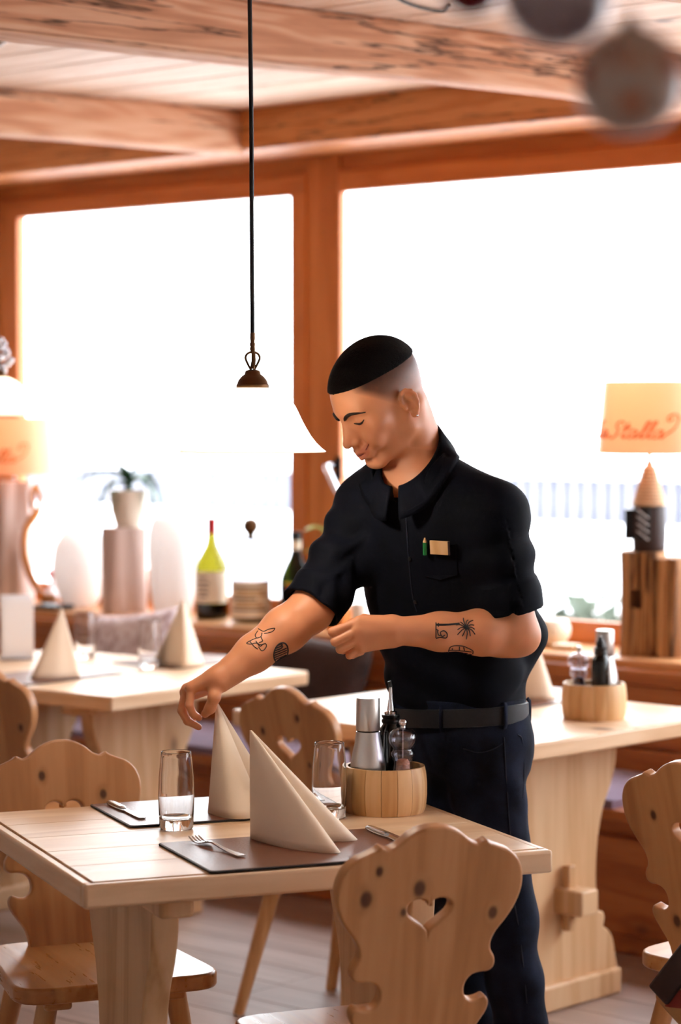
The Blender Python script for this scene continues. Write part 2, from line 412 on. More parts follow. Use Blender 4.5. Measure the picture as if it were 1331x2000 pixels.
# the other walls of the room
wall_left = wbox('wall_left', A0 - 0.3, A0, N0, N1 + 0.06, -0.1, CEIL + 0.1, 'stone')
for j in range(9):      # rough stones at the end of the wall next to the window
    z = 0.80 + j * 0.19
    for q in range(2):
        s = (0.07 + 0.03 * random.random(), 0.26 + 0.05 * random.random(), 0.165 + 0.02 * random.random())
        bm = bmesh.new(); bm_box(bm, s, (0, 0, 0), None, 0.03, 3)
        for v in bm.verts: v.co += mnoise.noise_vector(v.co * 14 + Vector((j, q * 3, 0))) * 0.012
        st = obj('stone', mesh_of(bm, smooth=True), 'stone', wall_left)
        qm = wall_left.matrix_basis.inverted() @ (Matrix.Translation(wp(A0 + 0.01, 0.15 - q * 0.3 - 0.08 * (j % 2), z)) @ Matrix.Rotation(WANG, 4, 'Z'))
        st.location, st.rotation_euler = qm.to_translation(), qm.to_euler()
wbox('wall_near', A0, A1, N0 - 0.2, N0, -0.1, CEIL + 0.1, 'plaster')  # near and right walls: unseen, moved close and whitened to bounce daylight inward
wbox('wall_right', A1, A1 + 0.2, N0, N1, -0.1, CEIL + 0.1, 'plaster')

# soffit along the window wall and the ceiling beams
trim = wbox('trim_1', A0, A1, 0.0, 0.335, 2.44, CEIL + 0.03, 'soffit_wood', None, 0.012)
def beam(k, x0, y0, z0=2.432, wid=0.135, hgt=0.15, length=7.0):
    """rough-hewn beam whose end meets the soffit at x0, y0 and runs back into the room"""
    bm = bmesh.new(); segs = 90; prof = []
    r = 0.022
    for (cx, cz, a0) in ((wid / 2 - r, hgt - r, 0), (-wid / 2 + r, hgt - r, 90), (-wid / 2 + r, r, 180), (wid / 2 - r, r, 270)):
        for q in range(4): an = R(a0 + q * 30); prof.append((cx + r * math.cos(an), cz + r * math.sin(an)))
    rings = []
    for i in range(segs + 1):
        x = -length * i / segs; ring = []
        for (y, z) in prof:
            nv = mnoise.noise_vector(Vector((x * 0.9, y * 3 + k * 7, z * 3))) * 0.010 + mnoise.noise_vector(Vector((x * 4, y * 12 + k, z * 12))) * 0.004
            ring.append(bm.verts.new((x, y + nv.y, z + nv.z)))
        rings.append(ring)
    for P, Q in zip(rings[:-1], rings[1:]):
        for q in range(len(P)): bm.faces.new((P[q], P[(q + 1) % len(P)], Q[(q + 1) % len(P)], Q[q]))
    bm.faces.new(rings[0]); bm.faces.new(rings[-1])
    ang = math.atan2(0.62, 0.785)
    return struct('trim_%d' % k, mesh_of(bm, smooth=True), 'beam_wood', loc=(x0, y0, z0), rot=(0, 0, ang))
BD = Vector((0.785, 0.62, 0)).normalized(); BN = Vector((BD.y, -BD.x, 0))
for k, (x, y) in enumerate(((-0.309, 8.36), (0.439, 6.637))):
    c = Vector((x, y, 0)) - BN * 0.075
    # slide the end along the beam until it meets the soffit face
    t = -((c - WO).dot(WN) - 0.03) / BD.dot(WN); c += BD * t
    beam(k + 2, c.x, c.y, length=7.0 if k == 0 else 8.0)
for k in range(2):
    c = Vector((0.439, 6.637, 0)) - BN * 0.075; t = -((c - WO).dot(WN) - 0.03) / BD.dot(WN); c += BD * t + WW * 1.36 * (k + 1)
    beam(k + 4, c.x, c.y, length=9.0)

# ------------------------------------------------------------------ outside: snow, railing, shrubs, house
g = bmesh.new(); bmesh.ops.create_grid(g, x_segments=40, y_segments=40, size=1.0)
for v in g.verts:
    v.co.x *= 40; v.co.y = v.co.y * 30 + 30.5
    v.co.z = -0.6 + mnoise.noise(v.co * 0.12) * 0.25 + max(0, v.co.y - 8) * 0.012
struct('snow_ground', mesh_of(g, smooth=True), 'snow', loc=WO, rot=(0, 0, WANG))
def fence():
    t = thing('railing', 'grey vertical-bar railing outside beyond the windows', 'railing', wp(1.2, 3.4, -0.6), WANG)
    bar = box_mesh((0.034, 0.012, 0.40), 0.004)
    x = -6.2
    while x < 7.6: obj('bar', bar, 'fence_grey', t, (x, 0, 1.63)); x += 0.080
    obj('rail', box_mesh((14, 0.06, 0.06), 0.006), 'snow', t, (0.7, 0, 1.85)); obj('added_backing', box_mesh((14, 0.02, 0.36), 0.004), 'added_backing_grey', t, (0.7, 0.05, 1.65)); obj('snow_bank', box_mesh((14, 0.5, 1.75), 0.1), 'snow', t, (0.7, -0.2, 0.74))  # panel behind the bars is made up, screening the glare so they show
fence()
def shrub(loc, r, seed, label):
    random.seed(seed); bm = bmesh.new()
    for q in range(260):
        u = random.uniform(0, 2 * math.pi); rr = r * random.random() ** 0.5; z = random.random() ** 0.8 * r * 1.3
        p = Vector((rr * math.cos(u), rr * math.sin(u), z)); s = 0.05 + 0.04 * random.random()
        d = Vector((random.uniform(-1, 1), random.uniform(-1, 1), random.uniform(-.3, 1))).normalized(); e = d.orthogonal()
        vs = [bm.verts.new(p + d * s * a + e * s * b) for a, b in ((-1, 0), (0, .45), (1, 0), (0, -.45))]; bm.faces.new(vs)
    t = thing('shrub', label, 'shrub', loc, 0, 'snowy shrubs outside the window')
    f = obj('foliage', mesh_of(bm), 'shrub_green', t); f['kind'] = 'stuff'
    bm = bmesh.new()
    for q in range(5):
        an = q * 1.3; obj('stem', tube([(0, 0, -loc.z - 0.75), (0.3 * r * math.cos(an), 0.3 * r * math.sin(an), r * 0.5), (0.6 * r * math.cos(an), 0.6 * r * math.sin(an), r)], [0.02, 0.015, 0.006], 6), 'paint_dark', t)
    for q in range(7):
        an = random.uniform(0, 6.3); rr = r * random.uniform(.2, .8)
        sb = bmesh.new(); bmesh.ops.create_icosphere(sb, subdivisions=2, radius=0.09 + 0.05 * random.random())
        for v in sb.verts: v.co.z *= 0.6
        obj('snow_cap', mesh_of(sb, smooth=True), 'snow', t, (rr * math.cos(an), rr * math.sin(an), r * random.uniform(.7, 1.3)))
    bm.free()
for i, (px, py, n) in enumerate(((1130, 1185, 1.5), (1232, 1170, 2.2), (1075, 1190, 2.45))):
    v = sight(px, py); c0 = Vector((0, 0, EYE)); tt = (WO + WN * n - c0).dot(WN) / v.dot(WN); p = c0 + v * tt; p.z = (0.30, 0.36, 0.20)[i]
    shrub(p, (0.26, 0.30, 0.22)[i], 11 + i, ['rounded grey-green shrub under snow outside behind the lamp', 'tall grey-green shrub with snow caps close to the wooden stand', 'snowy shrub outside beside the dark-shirted man'][i])
random.seed(21)
hs = thing('house', 'white house with one dark window far outside', 'house', wp(1.0, 15.0, -0.6), WANG)
obj('wall', box_mesh((22, 5, 7.0), 0.02), 'snow', hs, (3, 2.5, 3.5)); obj('roof', box_mesh((23, 6.5, 0.5), 0.05), 'snow', hs, (3, 2.5, 7.2))
def on_wall_n(px, py, n):
    v = sight(px, py); c0 = Vector((0, 0, EYE)); tt = (WO + WN * n - c0).dot(WN) / v.dot(WN); return c0 + v * tt
wq = on_wall_n(433, 680, 15.0); lq = WMAT.inverted() @ wq
obj('house_window', box_mesh((0.34, 0.06, 0.55), 0.01), 'fence_grey', hs, (lq.x - 1.0, -0.01, lq.z + 0.6))

# ------------------------------------------------------------------ bench with ledge along the window wall
bench = thing('fitted_bench', 'long honey-brown wooden bench built along the window wall', 'bench', wp(2.0, -0.2, 0), WANG)
def wb(name, a0, a1, n0, n1, z0, z1, mat, parent, bev=0.004): return wbox(name, a0, a1, n0, n1, z0, z1, mat, parent, bev)
BA0, BA1 = A0 + 0.01, 6.0
wb('seat', BA0, BA1, -0.44, -0.03, 0.395, 0.425, 'bench_wood', bench)
wb('base_panel', BA0, BA1, -0.385, -0.365, 0.06, 0.34, 'bench_wood', bench)
wb('plinth', BA0, BA1, -0.36, -0.05, 0.0, 0.395, 'bench_wood', bench)
cuts = [BA0, 1.35, 3.05, 4.6, BA1]
for c0, c1 in zip(cuts[:-1], cuts[1:]):
    for z0, z1 in ((0.425, 0.535), (0.54, 0.648), (0.653, 0.728)): wb('back_board', c0, c1 - 0.004, -0.035, -0.004, z0, z1, 'bench_wood', bench)
wb('top_rail', BA0, BA1, -0.045, 0.33, 0.728, 0.774, 'bench_wood', bench, 0.005)
ledge = wbox('window_ledge', A0 + 0.01, 6.0, -0.012, 0.3145, 0.774, 0.80, 'ledge_wood', None, 0.005)
del ledge['kind']; tag(ledge, 'pale wooden ledge running under the big windows behind the bench', 'ledge')
def cushion(a0, a1, label):
    bm = bmesh.new(); bmesh.ops.create_grid(bm, x_segments=24, y_segments=10, size=0.5)
    L, D, H = a1 - a0, 0.40, 0.055
    top = [(v.co.x, v.co.y) for v in bm.verts]
    for v in bm.verts:
        ex = 1 - abs(v.co.x * 2) ** 8; ey = 1 - abs(v.co.y * 2) ** 6
        v.co = (v.co.x * L, v.co.y * D, H * (0.45 + 0.55 * (ex * ey) ** 0.5) + 0.003 * mnoise.noise(v.co * 9))
    r = bmesh.ops.extrude_face_region(bm, geom=bm.faces[:])
    for v in [x for x in r['geom'] if isinstance(x, bmesh.types.BMVert)]: v.co.z = 0.0
    o = obj('seat_cushion', mesh_of(bm, angle=R(50)), 'cushion_violet', None, wp((a0 + a1) / 2, -0.235, 0.424), (0, 0, WANG)); return tag(o, label, 'cushion', 'violet bench cushions')
cushion(-0.55, 0.55, 'violet-grey seat cushion on the bench behind the menu-card table')
cushion(0.60, 1.75, 'violet-grey seat cushion on the bench behind the napkin-setting man')
cushion(1.80, 2.95, 'violet-grey seat cushion on the bench below the timber-stump lamp')

# ------------------------------------------------------------------ chairs
HALF = [(0.086, -0.035), (0.088, 0.0), (0.094, 0.03), (0.112, 0.058), (0.124, 0.078), (0.1265, 0.094), (0.120, 0.104), (0.108, 0.100), (0.094, 0.099), (0.083, 0.106), (0.078, 0.118),
        (0.080, 0.134), (0.090, 0.146), (0.106, 0.150), (0.122, 0.151), (0.131, 0.160), (0.130, 0.176), (0.122, 0.190), (0.121, 0.205), (0.129, 0.224), (0.146, 0.246), (0.161, 0.272), (0.169, 0.300),
        (0.168, 0.328), (0.158, 0.352), (0.141, 0.368), (0.122, 0.376), (0.104, 0.3835), (0.097, 0.389), (0.090, 0.3862), (0.082, 0.3838), (0.068, 0.389), (0.050, 0.4035), (0.030, 0.414), (0.012, 0.4185), (0.0, 0.419)]
def heart(cx, cz, w, h):
    pts = []
    for k in range(44):
        t = 2 * math.pi * k / 44
        x = 16 * math.sin(t) ** 3; y = 13 * math.cos(t) - 5 * math.cos(2 * t) - 2 * math.cos(3 * t) - math.cos(4 * t)
        pts.append((cx + x / 32 * w, cz + (y + 2.5) / 29 * h))
    return pts
half_s = [tuple(p) for p in smooth_pts(HALF, 3)]
BACK_ME = plate([mirror(half_s), heart(0, 0.262, 0.082, 0.060)], 0.026, 0.0045, 3)
BACK_ME2 = BACK_ME.copy()
def rounded_quad(pts, r, seg=6):
    out = []; n = len(pts)
    for i in range(n):
        p = Vector(pts[i]); a = (Vector(pts[i - 1]) - p).normalized(); b = (Vector(pts[(i + 1) % n]) - p).normalized()
        for k in range(seg + 1):
            t = k / seg; q = p + a * r * (1 - t) ** 2 + b * r * t ** 2; out.append((q.x, q.y))
    return out
seat_ol = rounded_quad([(-0.175, -0.215), (0.175, -0.215), (0.212, 0.205), (-0.212, 0.205)], 0.075)
SEAT_ME = plate([seat_ol], 0.032, 0.007, 3); SEAT_ME.transform(Matrix.Rotation(R(90), 4, 'X') @ Matrix.Scale(-1, 4, (0, 1, 0)) @ Matrix.Scale(-1, 4, (0, 0, 1)))
def fix_seat():
    ys = [v.co.y for v in SEAT_ME.vertices]; zs = [v.co.z for v in SEAT_ME.vertices]
    return min(ys), max(ys), min(zs), max(zs)
def make_leg(x, y, sx, sy):
    top = Vector((x, y, 0.402)); bot = Vector((x + sx, y + sy, 0.0)); pts = [top.lerp(bot, t) for t in (0, .1, .5, .9, 1)]
    return tube(pts, [0.021, 0.0215, 0.019, 0.0155, 0.015], 10)
LEG_MES = [make_leg(x, y, sx, sy) for x, y, sx, sy in ((-0.13, 0.125, -0.07, 0.0), (0.13, 0.125, 0.07, 0.0), (-0.12, -0.14, -0.07, -0.09), (0.12, -0.14, 0.07, -0.09))]
BATTEN = box_mesh((0.055, 0.31, 0.026), 0.006)
def chair(label, x, y, rz, variant=0, group='carved wooden chairs'):
    t = thing('dining_chair', label, 'chair', (x, y, 0), rz, group)
    me = BACK_ME if variant == 0 else BACK_ME2
    obj('seat', SEAT_ME, 'chair_wood', t, (0, 0, 0.434))
    obj('backrest', me, 'chair_back_wood' if variant == 0 else 'chair_back_wood_b', t, (0, -0.172, 0.45), (R(11.5), 0, 0))
    for me in LEG_MES: obj('leg', me, 'leg_wood', t)
    for sx in (-0.115, 0.115): obj('batten', BATTEN, 'chair_wood', t, (sx, 0, 0.406))
    return t
NA = R(22.0)
chair('honey wooden chair with heart cut-out pushed under the set table beside the fork', 0.060, 4.236, NA, 0)
chair('honey wooden chair tucked behind the set table, beside the drinking glass', -0.494, 4.800, NA + math.pi, 1)
chair('wooden chair with heart cut-out between the menu-card table and pale table', 0.034, 6.188, R(46.5) - R(90), 1)
chair('wooden chair at the corner of the white menu-card table', -0.800, 6.700, R(51) - R(90), 0)
chair('wooden chair with pale-lit edges beside the pale trestle table', 0.868, 4.892, R(39.7) - R(90), 1)

# ------------------------------------------------------------------ trestle tables
TR_HALF = [(0.232, 0.0), (0.236, 0.06), (0.233, 0.085), (0.216, 0.150), (0.190, 0.178), (0.176, 0.186), (0.181, 0.210), (0.172, 0.226), (0.150, 0.232), (0.146, 0.26), (0.143, 0.34), (0.150, 0.42), (0.172, 0.50), (0.205, 0.56), (0.226, 0.62), (0.233, 0.712)]
def trestle_mesh(sc=1.0, th=0.05):
    h = [(x * sc, z) for x, z in TR_HALF]
    pts = [tuple(p) for p in smooth_pts(h, 3)]
    loop = pts + [(-x, z) for x, z in reversed(pts)]
    slot = [(-0.028, 0.22), (0.028, 0.22), (0.028, 0.34), (-0.028, 0.34)]
    return plate([loop], th, 0.005, 2)
def table(name, label, cx, cy, rz, L, D, trest, top_mat, leg_mat, n_planks, edge, sc=1.0, shift=0.0, th=0.042):
    """long side L runs along local x; trestles stand across it at x = +-trest"""
    t = thing(name, label, 'table', (cx, cy, 0), rz, 'wooden trestle tables')
    top = obj('tabletop', box_mesh((L - 0.02, D - 0.02, th - 0.012), 0.004), top_mat, t, (0, 0, 0.75 - th / 2 - 0.005))
    ew = 0.020 if edge else 0.0
    pw = (D - 2 * ew) / n_planks
    pl = box_mesh((L - 2 * ew - 0.002, pw - 0.0012, 0.014), 0.0008, seg=1)
    for k in range(n_planks): obj('plank', pl, top_mat, top, (0, -D / 2 + ew + pw * (k + 0.5), th / 2 - 0.002))
    if edge:
        for s in (-1, 1):
            obj('edge_strip', box_mesh((L, ew + 0.002, th), 0.006), top_mat, top, (0, s * (D / 2 - ew / 2), 0.0035))
            m2 = box_mesh((D - 2 * ew, ew + 0.002, th - 0.001), 0.006); obj('edge_strip', m2, top_mat, top, (s * (L / 2 - ew / 2), 0, 0.0035), (0, 0, R(90)))
    else:
        for s in (-1, 1):
            obj('edge_strip', box_mesh((L, 0.02, th - 0.001), 0.005), top_mat, top, (0, s * (D / 2 - 0.0085), 0.0035))
            m2 = box_mesh((D, 0.02, th - 0.0015), 0.005); obj('edge_strip', m2, top_mat, top, (s * (L / 2 - 0.0085), 0, 0.0035), (0, 0, R(90)))
    tm = trestle_mesh(sc)
    for s in (-1, 1):
        tr = obj('trestle', tm, leg_mat, t, (s * trest, shift, 0), (0, 0, R(90)))
        obj('foot', box_mesh((0.47 * sc, 0.085, 0.07), 0.008), leg_mat, tr, (0, 0, 0.035))
        obj('cleat', box_mesh((0.60 * sc, 0.065, 0.05), 0.008), leg_mat, tr, (0, 0, 0.685))
        obj('wedge', box_mesh((0.030, 0.024, 0.17), 0.004), leg_mat, tr, (0, -s * 0.046, 0.29))
        obj('tenon', box_mesh((0.07, 0.10, 0.065), 0.005), leg_mat, tr, (0, -s * 0.065, 0.285))
    obj('stretcher', box_mesh((2 * trest, 0.045, 0.10), 0.005), leg_mat, t, (0, shift, 0.285))
    obj('apron_rail', box_mesh((2 * trest + 0.16, 0.05, 0.035), 0.005), leg_mat, t, (0, shift - 0.12, 0.694))
    return t
table('dining_table', 'set wooden table with two placemats, glasses and a wooden box on it', -0.170, 4.580, NA, 0.885, 0.79, 0.25, 'table_wood', 'trestle_wood', 5, True, 0.92, -0.035)
a51 = R(51)
k2 = Vector((-0.641, 6.724)); dR = Vector((math.cos(a51), math.sin(a51))); dL = Vector((-dR.y, dR.x))
c2 = k2 + dR * 0.43 + dL * 0.55
table('dining_table', 'sunlit wooden table with a white menu card and standing napkins', c2.x, c2.y, a51 + R(90), 1.10, 0.86, 0.25, 'table_wood', 'trestle_wood', 6, False, 1.0)
a46 = R(46.5); d3 = Vector((math.cos(a46), math.sin(a46))); e3 = Vector((d3.y, -d3.x))
c3 = d3 * 4.9075 + e3 * -4.1375
table('dining_table', 'pale wooden table behind the man, carrying a wooden condiment box', c3.x, c3.y, a46 - R(90), 1.005, 0.875, 0.25, 'table_wood', 'trestle_wood', 6, False, 1.0)
# ------------------------------------------------------------------ things on the set table
TC = Vector((-0.170, 4.580, 0.75)); TD = Vector((math.cos(NA), math.sin(NA), 0)); TNN = Vector((-TD.y, TD.x, 0))
def tt(x, y, z=0.0): return TC + TD * x + TNN * y + Vector((0, 0, z))
def placemat(cx, cy, cz, rz, w, d, label):
    ol = rounded_quad([(-w / 2, -d / 2), (w / 2, -d / 2), (w / 2, d / 2), (-w / 2, d / 2)], 0.012, 5)
    me = plate([ol], 0.0036, 0.0008, 1); me.transform(Matrix.Rotation(R(90), 4, 'X'))
    t = thing('placemat', label, 'placemat', (cx, cy, cz), rz, 'brown leather placemats')
    obj('mat_edge', me, 'mat_edge', t, (0, 0, 0.0018))
    me2 = plate([[(x * (1 - 0.007 / w), y * (1 - 0.007 / d)) for x, y in ol]], 0.0012, 0.0003, 1); me2.transform(Matrix.Rotation(R(90), 4, 'X'))
    obj('mat_top', me2, 'mat_leather', t, (0, 0, 0.0036)); return t
p = tt(0.006, -0.236); placemat(p.x, p.y, 0.7505, NA, 0.443, 0.300, 'brown leather placemat under the fork and tall grey-beige napkin')
p = tt(0.015, 0.243); placemat(p.x, p.y, 0.7505, NA, 0.450, 0.282, 'brown leather placemat under the cream napkin the man holds')

def napkin_mesh(loop, apex, h, ztop=1.0, lift=0.0):
    """paper napkin: a closed pleated loop on the table narrowing to an apex"""
    L = [np.array(p) for p in smooth_pts(loop, 7, True)]; ap = np.array(apex); bm = bmesh.new(); rows = []; nr = 14
    for i in range(nr + 1):
        t = i / nr; k = 1 - t * 0.985; row = []
        for j, q in enumerate(L):
            c = ap + (q - ap) * k
            row.append(bm.verts.new((c[0], c[1], h * t + (lift * (0.5 + 0.5 * math.sin(j * 0.37))) * (1 - t) * (1 if i == 0 else 0))))
        rows.append(row)
    for A, B in zip(rows[:-1], rows[1:]):
        for j in range(len(A)): bm.faces.new((A[j], A[(j + 1) % len(A)], B[(j + 1) % len(A)], B[j]))
    bm.faces.new(rows[-1])
    return mesh_of(bm, angle=R(70))
def napkin(label, loop, apex, h, loc, rz, mat, sc=1.0):
    o = obj('folded_napkin', napkin_mesh(loop, apex, h), mat, None, loc, (0, 0, rz)); o.scale = (sc, sc, sc)
    m = o.modifiers.new('thickness', 'SOLIDIFY'); m.thickness = 0.0018; m.offset = 0
    return tag(o, label, 'napkin', 'standing folded napkins')
LOOP_F = [(-0.037, -0.100), (-0.034, -0.165), (-0.014, -0.238), (0.022, -0.292), (0.045, -0.312), (0.060, -0.302), (0.050, -0.255), (0.022, -0.190), (0.012, -0.158), (0.040, -0.170), (0.085, -0.198), (0.120, -0.208), (0.137, -0.196), (0.128, -0.168), (0.080, -0.135), (0.015, -0.108)]
LOOP_B = [(-0.018, 0.200), (-0.020, 0.150), (-0.004, 0.105), (0.030, 0.096), (0.066, 0.116), (0.072, 0.134), (0.052, 0.150), (0.030, 0.166), (0.060, 0.162), (0.105, 0.160), (0.130, 0.176), (0.120, 0.200), (0.070, 0.212), (0.020, 0.208)]
napkin('tall grey-beige napkin standing behind the heart-cut chair back', LOOP_F, (-0.040, -0.104), 0.200, tt(0, 0, 0.0052), NA, 'napkin_paper')
napkin('cream napkin held at its tip by the man', LOOP_B, (-0.002, 0.196), 0.216, tt(0, 0, 0.0052), NA, 'napkin_paper')

GLASS_ME = lathe([(0, 0), (0.030, 0), (0.0325, 0.003), (0.0335, 0.03), (0.0348, 0.065), (0.0335, 0.10), (0.0300, 0.138), (0.0290, 0.1475), (0.0285, 0.1483), (0.0278, 0.1475), (0.0288, 0.138), (0.0322, 0.10), (0.0335, 0.065), (0.0320, 0.03), (0.0295, 0.021), (0.022, 0.0185), (0, 0.0175)], 48)
def glass(label, loc, sc=1.0):
    o = obj('drinking_glass', GLASS_ME, 'clear_glass', None, loc); o.scale = (sc,) * 3
    return tag(o, label, 'glass', 'empty drinking glasses')
glass('clear drinking glass between the two placemats, next to the knife', tt(-0.128, 0.068, 0.0005))
glass('clear drinking glass beside the wooden condiment box on the set table', tt(0.190, 0.075, 0.0005))

def cutlery_fork():
    """fork lying tines towards +y, 0.19 long, as one piece of steel"""
    bm = bmesh.new()
    spine = [(-0.095, 0.0075, 0.0035), (-0.085, 0.0085, 0.0035), (-0.05, 0.0062, 0.004), (-0.01, 0.0036, 0.0065), (0.02, 0.0034, 0.010), (0.033, 0.0062, 0.0095), (0.043, 0.0118, 0.006), (0.052, 0.0125, 0.0045)]
    def strip(pts, th=0.0022):
        rows = []
        for (y, w, z, x) in pts: rows.append([bm.verts.new((x + sx * w, y, z + sz * th / 2 + (0.0006 if abs(sx) < 1 and sz > 0 else 0))) for sx, sz in ((-1, -1), (1, -1), (1, 1), (0, 1), (-1, 1))])
        for A, B in zip(rows[:-1], rows[1:]):
            for k in range(5): bm.faces.new((A[k], A[(k + 1) % 5], B[(k + 1) % 5], B[k]))
        bm.faces.new(rows[0]); bm.faces.new(rows[-1][::-1])
    sp = [tuple(p) for p in smooth_pts(spine, 4)]
    strip([(y, w, z, 0) for y, w, z in sp])
    for k in range(4):
        x = (k - 1.5) * 0.0068
        strip([(0.050, 0.0026, 0.0047, x), (0.065, 0.0021, 0.0035, x), (0.08, 0.0019, 0.0045, x), (0.094, 0.0014, 0.0085, x), (0.097, 0.0006, 0.0095, x)], 0.0018)
    return mesh_of(bm, angle=R(45))
def cutlery_knife():
    t = []
    out = [(-0.0065, -0.10), (0.0065, -0.10), (0.0085, -0.085), (0.0075, -0.03), (0.0062, -0.006), (0.0080, 0.0), (0.0105, 0.03), (0.0105, 0.07), (0.0065, 0.095), (-0.0015, 0.108), (-0.0080, 0.108), (-0.0085, 0.02), (-0.0062, -0.006), (-0.0075, -0.03), (-0.0085, -0.085)]
    me = plate([[tuple(p) for p in smooth_pts(out, 3, True)]], 0.0032, 0.0010, 2); me.transform(Matrix.Rotation(R(90), 4, 'X'))
    return me
FORK_ME, KNIFE_ME = cutlery_fork(), cutlery_knife()
HANDLE_ME = tube(smooth_pts([(0, -0.10, 0.0035), (0, -0.08, 0.0045), (0, -0.04, 0.0042), (0, -0.012, 0.0035)], 4), [0.0055] + [0.0085] * 11 + [0.0055], 12, flat=0.5, up=(0, 0, 1))
def fork(label, loc, rz):
    return tag(obj('fork', FORK_ME, 'steel', None, loc, (0, 0, rz)), label, 'fork', 'table forks')
def knife(label, loc, rz):
    t = thing('knife', label, 'knife', loc, rz, 'table knives'); obj('blade', KNIFE_ME, 'steel', t, (0, 0, 0.0030)); obj('handle', HANDLE_ME, 'steel', t, (0, 0, 0.0012)); return t
fork('steel fork lying beside the tall grey-beige napkin', tt(-0.134, -0.190, 0.0042), NA + R(8))
knife('steel knife lying on a placemat beside a drinking glass', tt(-0.168, 0.268, 0.0042), NA + math.pi + R(2))
knife('steel knife half hidden by the heart-cut chair back', tt(0.200, -0.200, 0.0042), NA + math.pi)
fork('steel fork on the held napkin\'s placemat, close to the condiment box', tt(0.200, 0.250, 0.0042), NA + math.pi)

# ------------------------------------------------------------------ condiment boxes
def stave_mesh(n, gap=0.0008):
    prof_o = [(0.0790, 0.0), (0.0830, 0.012), (0.0850, 0.034), (0.0850, 0.058), (0.0830, 0.078), (0.0800, 0.0915)]
    prof_i = [(0.0735, 0.0915), (0.0765, 0.05), (0.0725, 0.0)]
    loop = prof_o + prof_i; bm = bmesh.new(); rings = []; m = 4
    for k in range(m + 1):
        an = (k / m - 0.5) * (2 * math.pi / n - gap / 0.08); rings.append([bm.verts.new((r * math.cos(an), r * math.sin(an), z)) for r, z in loop])
    for A, B in zip(rings[:-1], rings[1:]):
        for k in range(len(A)): bm.faces.new((A[k], A[(k + 1) % len(A)], B[(k + 1) % len(A)], B[k]))
    bm.faces.new(rings[0]); bm.faces.new(rings[-1][::-1]); return mesh_of(bm, angle=R(40))
STAVE = stave_mesh(16); BOXFLOOR = lathe([(0, 0.004), (0.074, 0.004), (0.074, 0.012), (0, 0.012)], 32)
def condiment_box(loc, label, rz=0.0):
    t = thing('condiment_box', label, 'box', loc, rz, 'round wooden condiment boxes')
    for k in range(16): obj('stave', STAVE, 'box_wood', t, (0, 0, 0), (0, 0, 2 * math.pi * k / 16))
    obj('box_floor', BOXFLOOR, 'box_wood', t); return t
STEEL_BODY = lathe([(0, 0), (0.0345, 0), (0.0355, 0.003), (0.0358, 0.06), (0.0348, 0.084), (0.0315, 0.104), (0.0272, 0.122), (0.0250, 0.138), (0.0240, 0.147), (0, 0.147)], 48)
STEEL_RING = lathe([(0, 0.1465), (0.0222, 0.1465), (0.0222, 0.1505), (0, 0.1505)], 40)
STEEL_CAP = lathe([(0, 0.150), (0.0238, 0.150), (0.0243, 0.153), (0.0236, 0.212), (0.0228, 0.215), (0, 0.2152)], 48)
def steel_mill(loc, label, mat='steel'):
    t = thing('pepper_mill', label, 'pepper mill', loc, 0, 'steel pepper mills')
    obj('body', STEEL_BODY, 'brushed_steel', t); obj('seal_ring', STEEL_RING, 'black_plastic', t); obj('cap', STEEL_CAP, 'brushed_steel', t); return t
plain('brushed_steel', (198, 192, 188), 0.30, metal=1.0, var=0.03)
MATS['brushed_steel'].node_tree.nodes['Principled BSDF'].inputs['Anisotropic'].default_value = 0.6
def oil_bottle(loc, label, pourer=True):
    t = thing('oil_bottle', label, 'bottle', loc, 0, 'dark oil bottles')
    obj('body', lathe([(0, 0), (0.0225, 0), (0.0235, 0.004), (0.0235, 0.135), (0.0215, 0.147), (0.0165, 0.155), (0.0160, 0.158), (0, 0.158)], 36), 'dark_glass', t)
    obj('collar', lathe([(0, 0.157), (0.0165, 0.157), (0.0185, 0.160), (0.0185, 0.164), (0.0160, 0.167), (0.0185, 0.171), (0.0180, 0.175), (0, 0.176)], 36), 'black_plastic', t)
    if pourer:
        c = obj('pourer', lathe([(0, 0.175), (0.0125, 0.175), (0.0130, 0.181), (0.0075, 0.183), (0.0068, 0.19), (0.0042, 0.206), (0.0040, 0.224), (0.0033, 0.232), (0, 0.233)], 24), 'chrome', t)
        obj('spout_tip', tube([(0, 0, 0.230), (-0.001, 0, 0.236), (-0.003, 0, 0.242)], 0.0038, 10), 'black_plastic', c)
    else: obj('spout', lathe([(0, 0.175), (0.013, 0.175), (0.0125, 0.188), (0.007, 0.196), (0.006, 0.204), (0, 0.205)], 24), 'black_plastic', t)
    return t
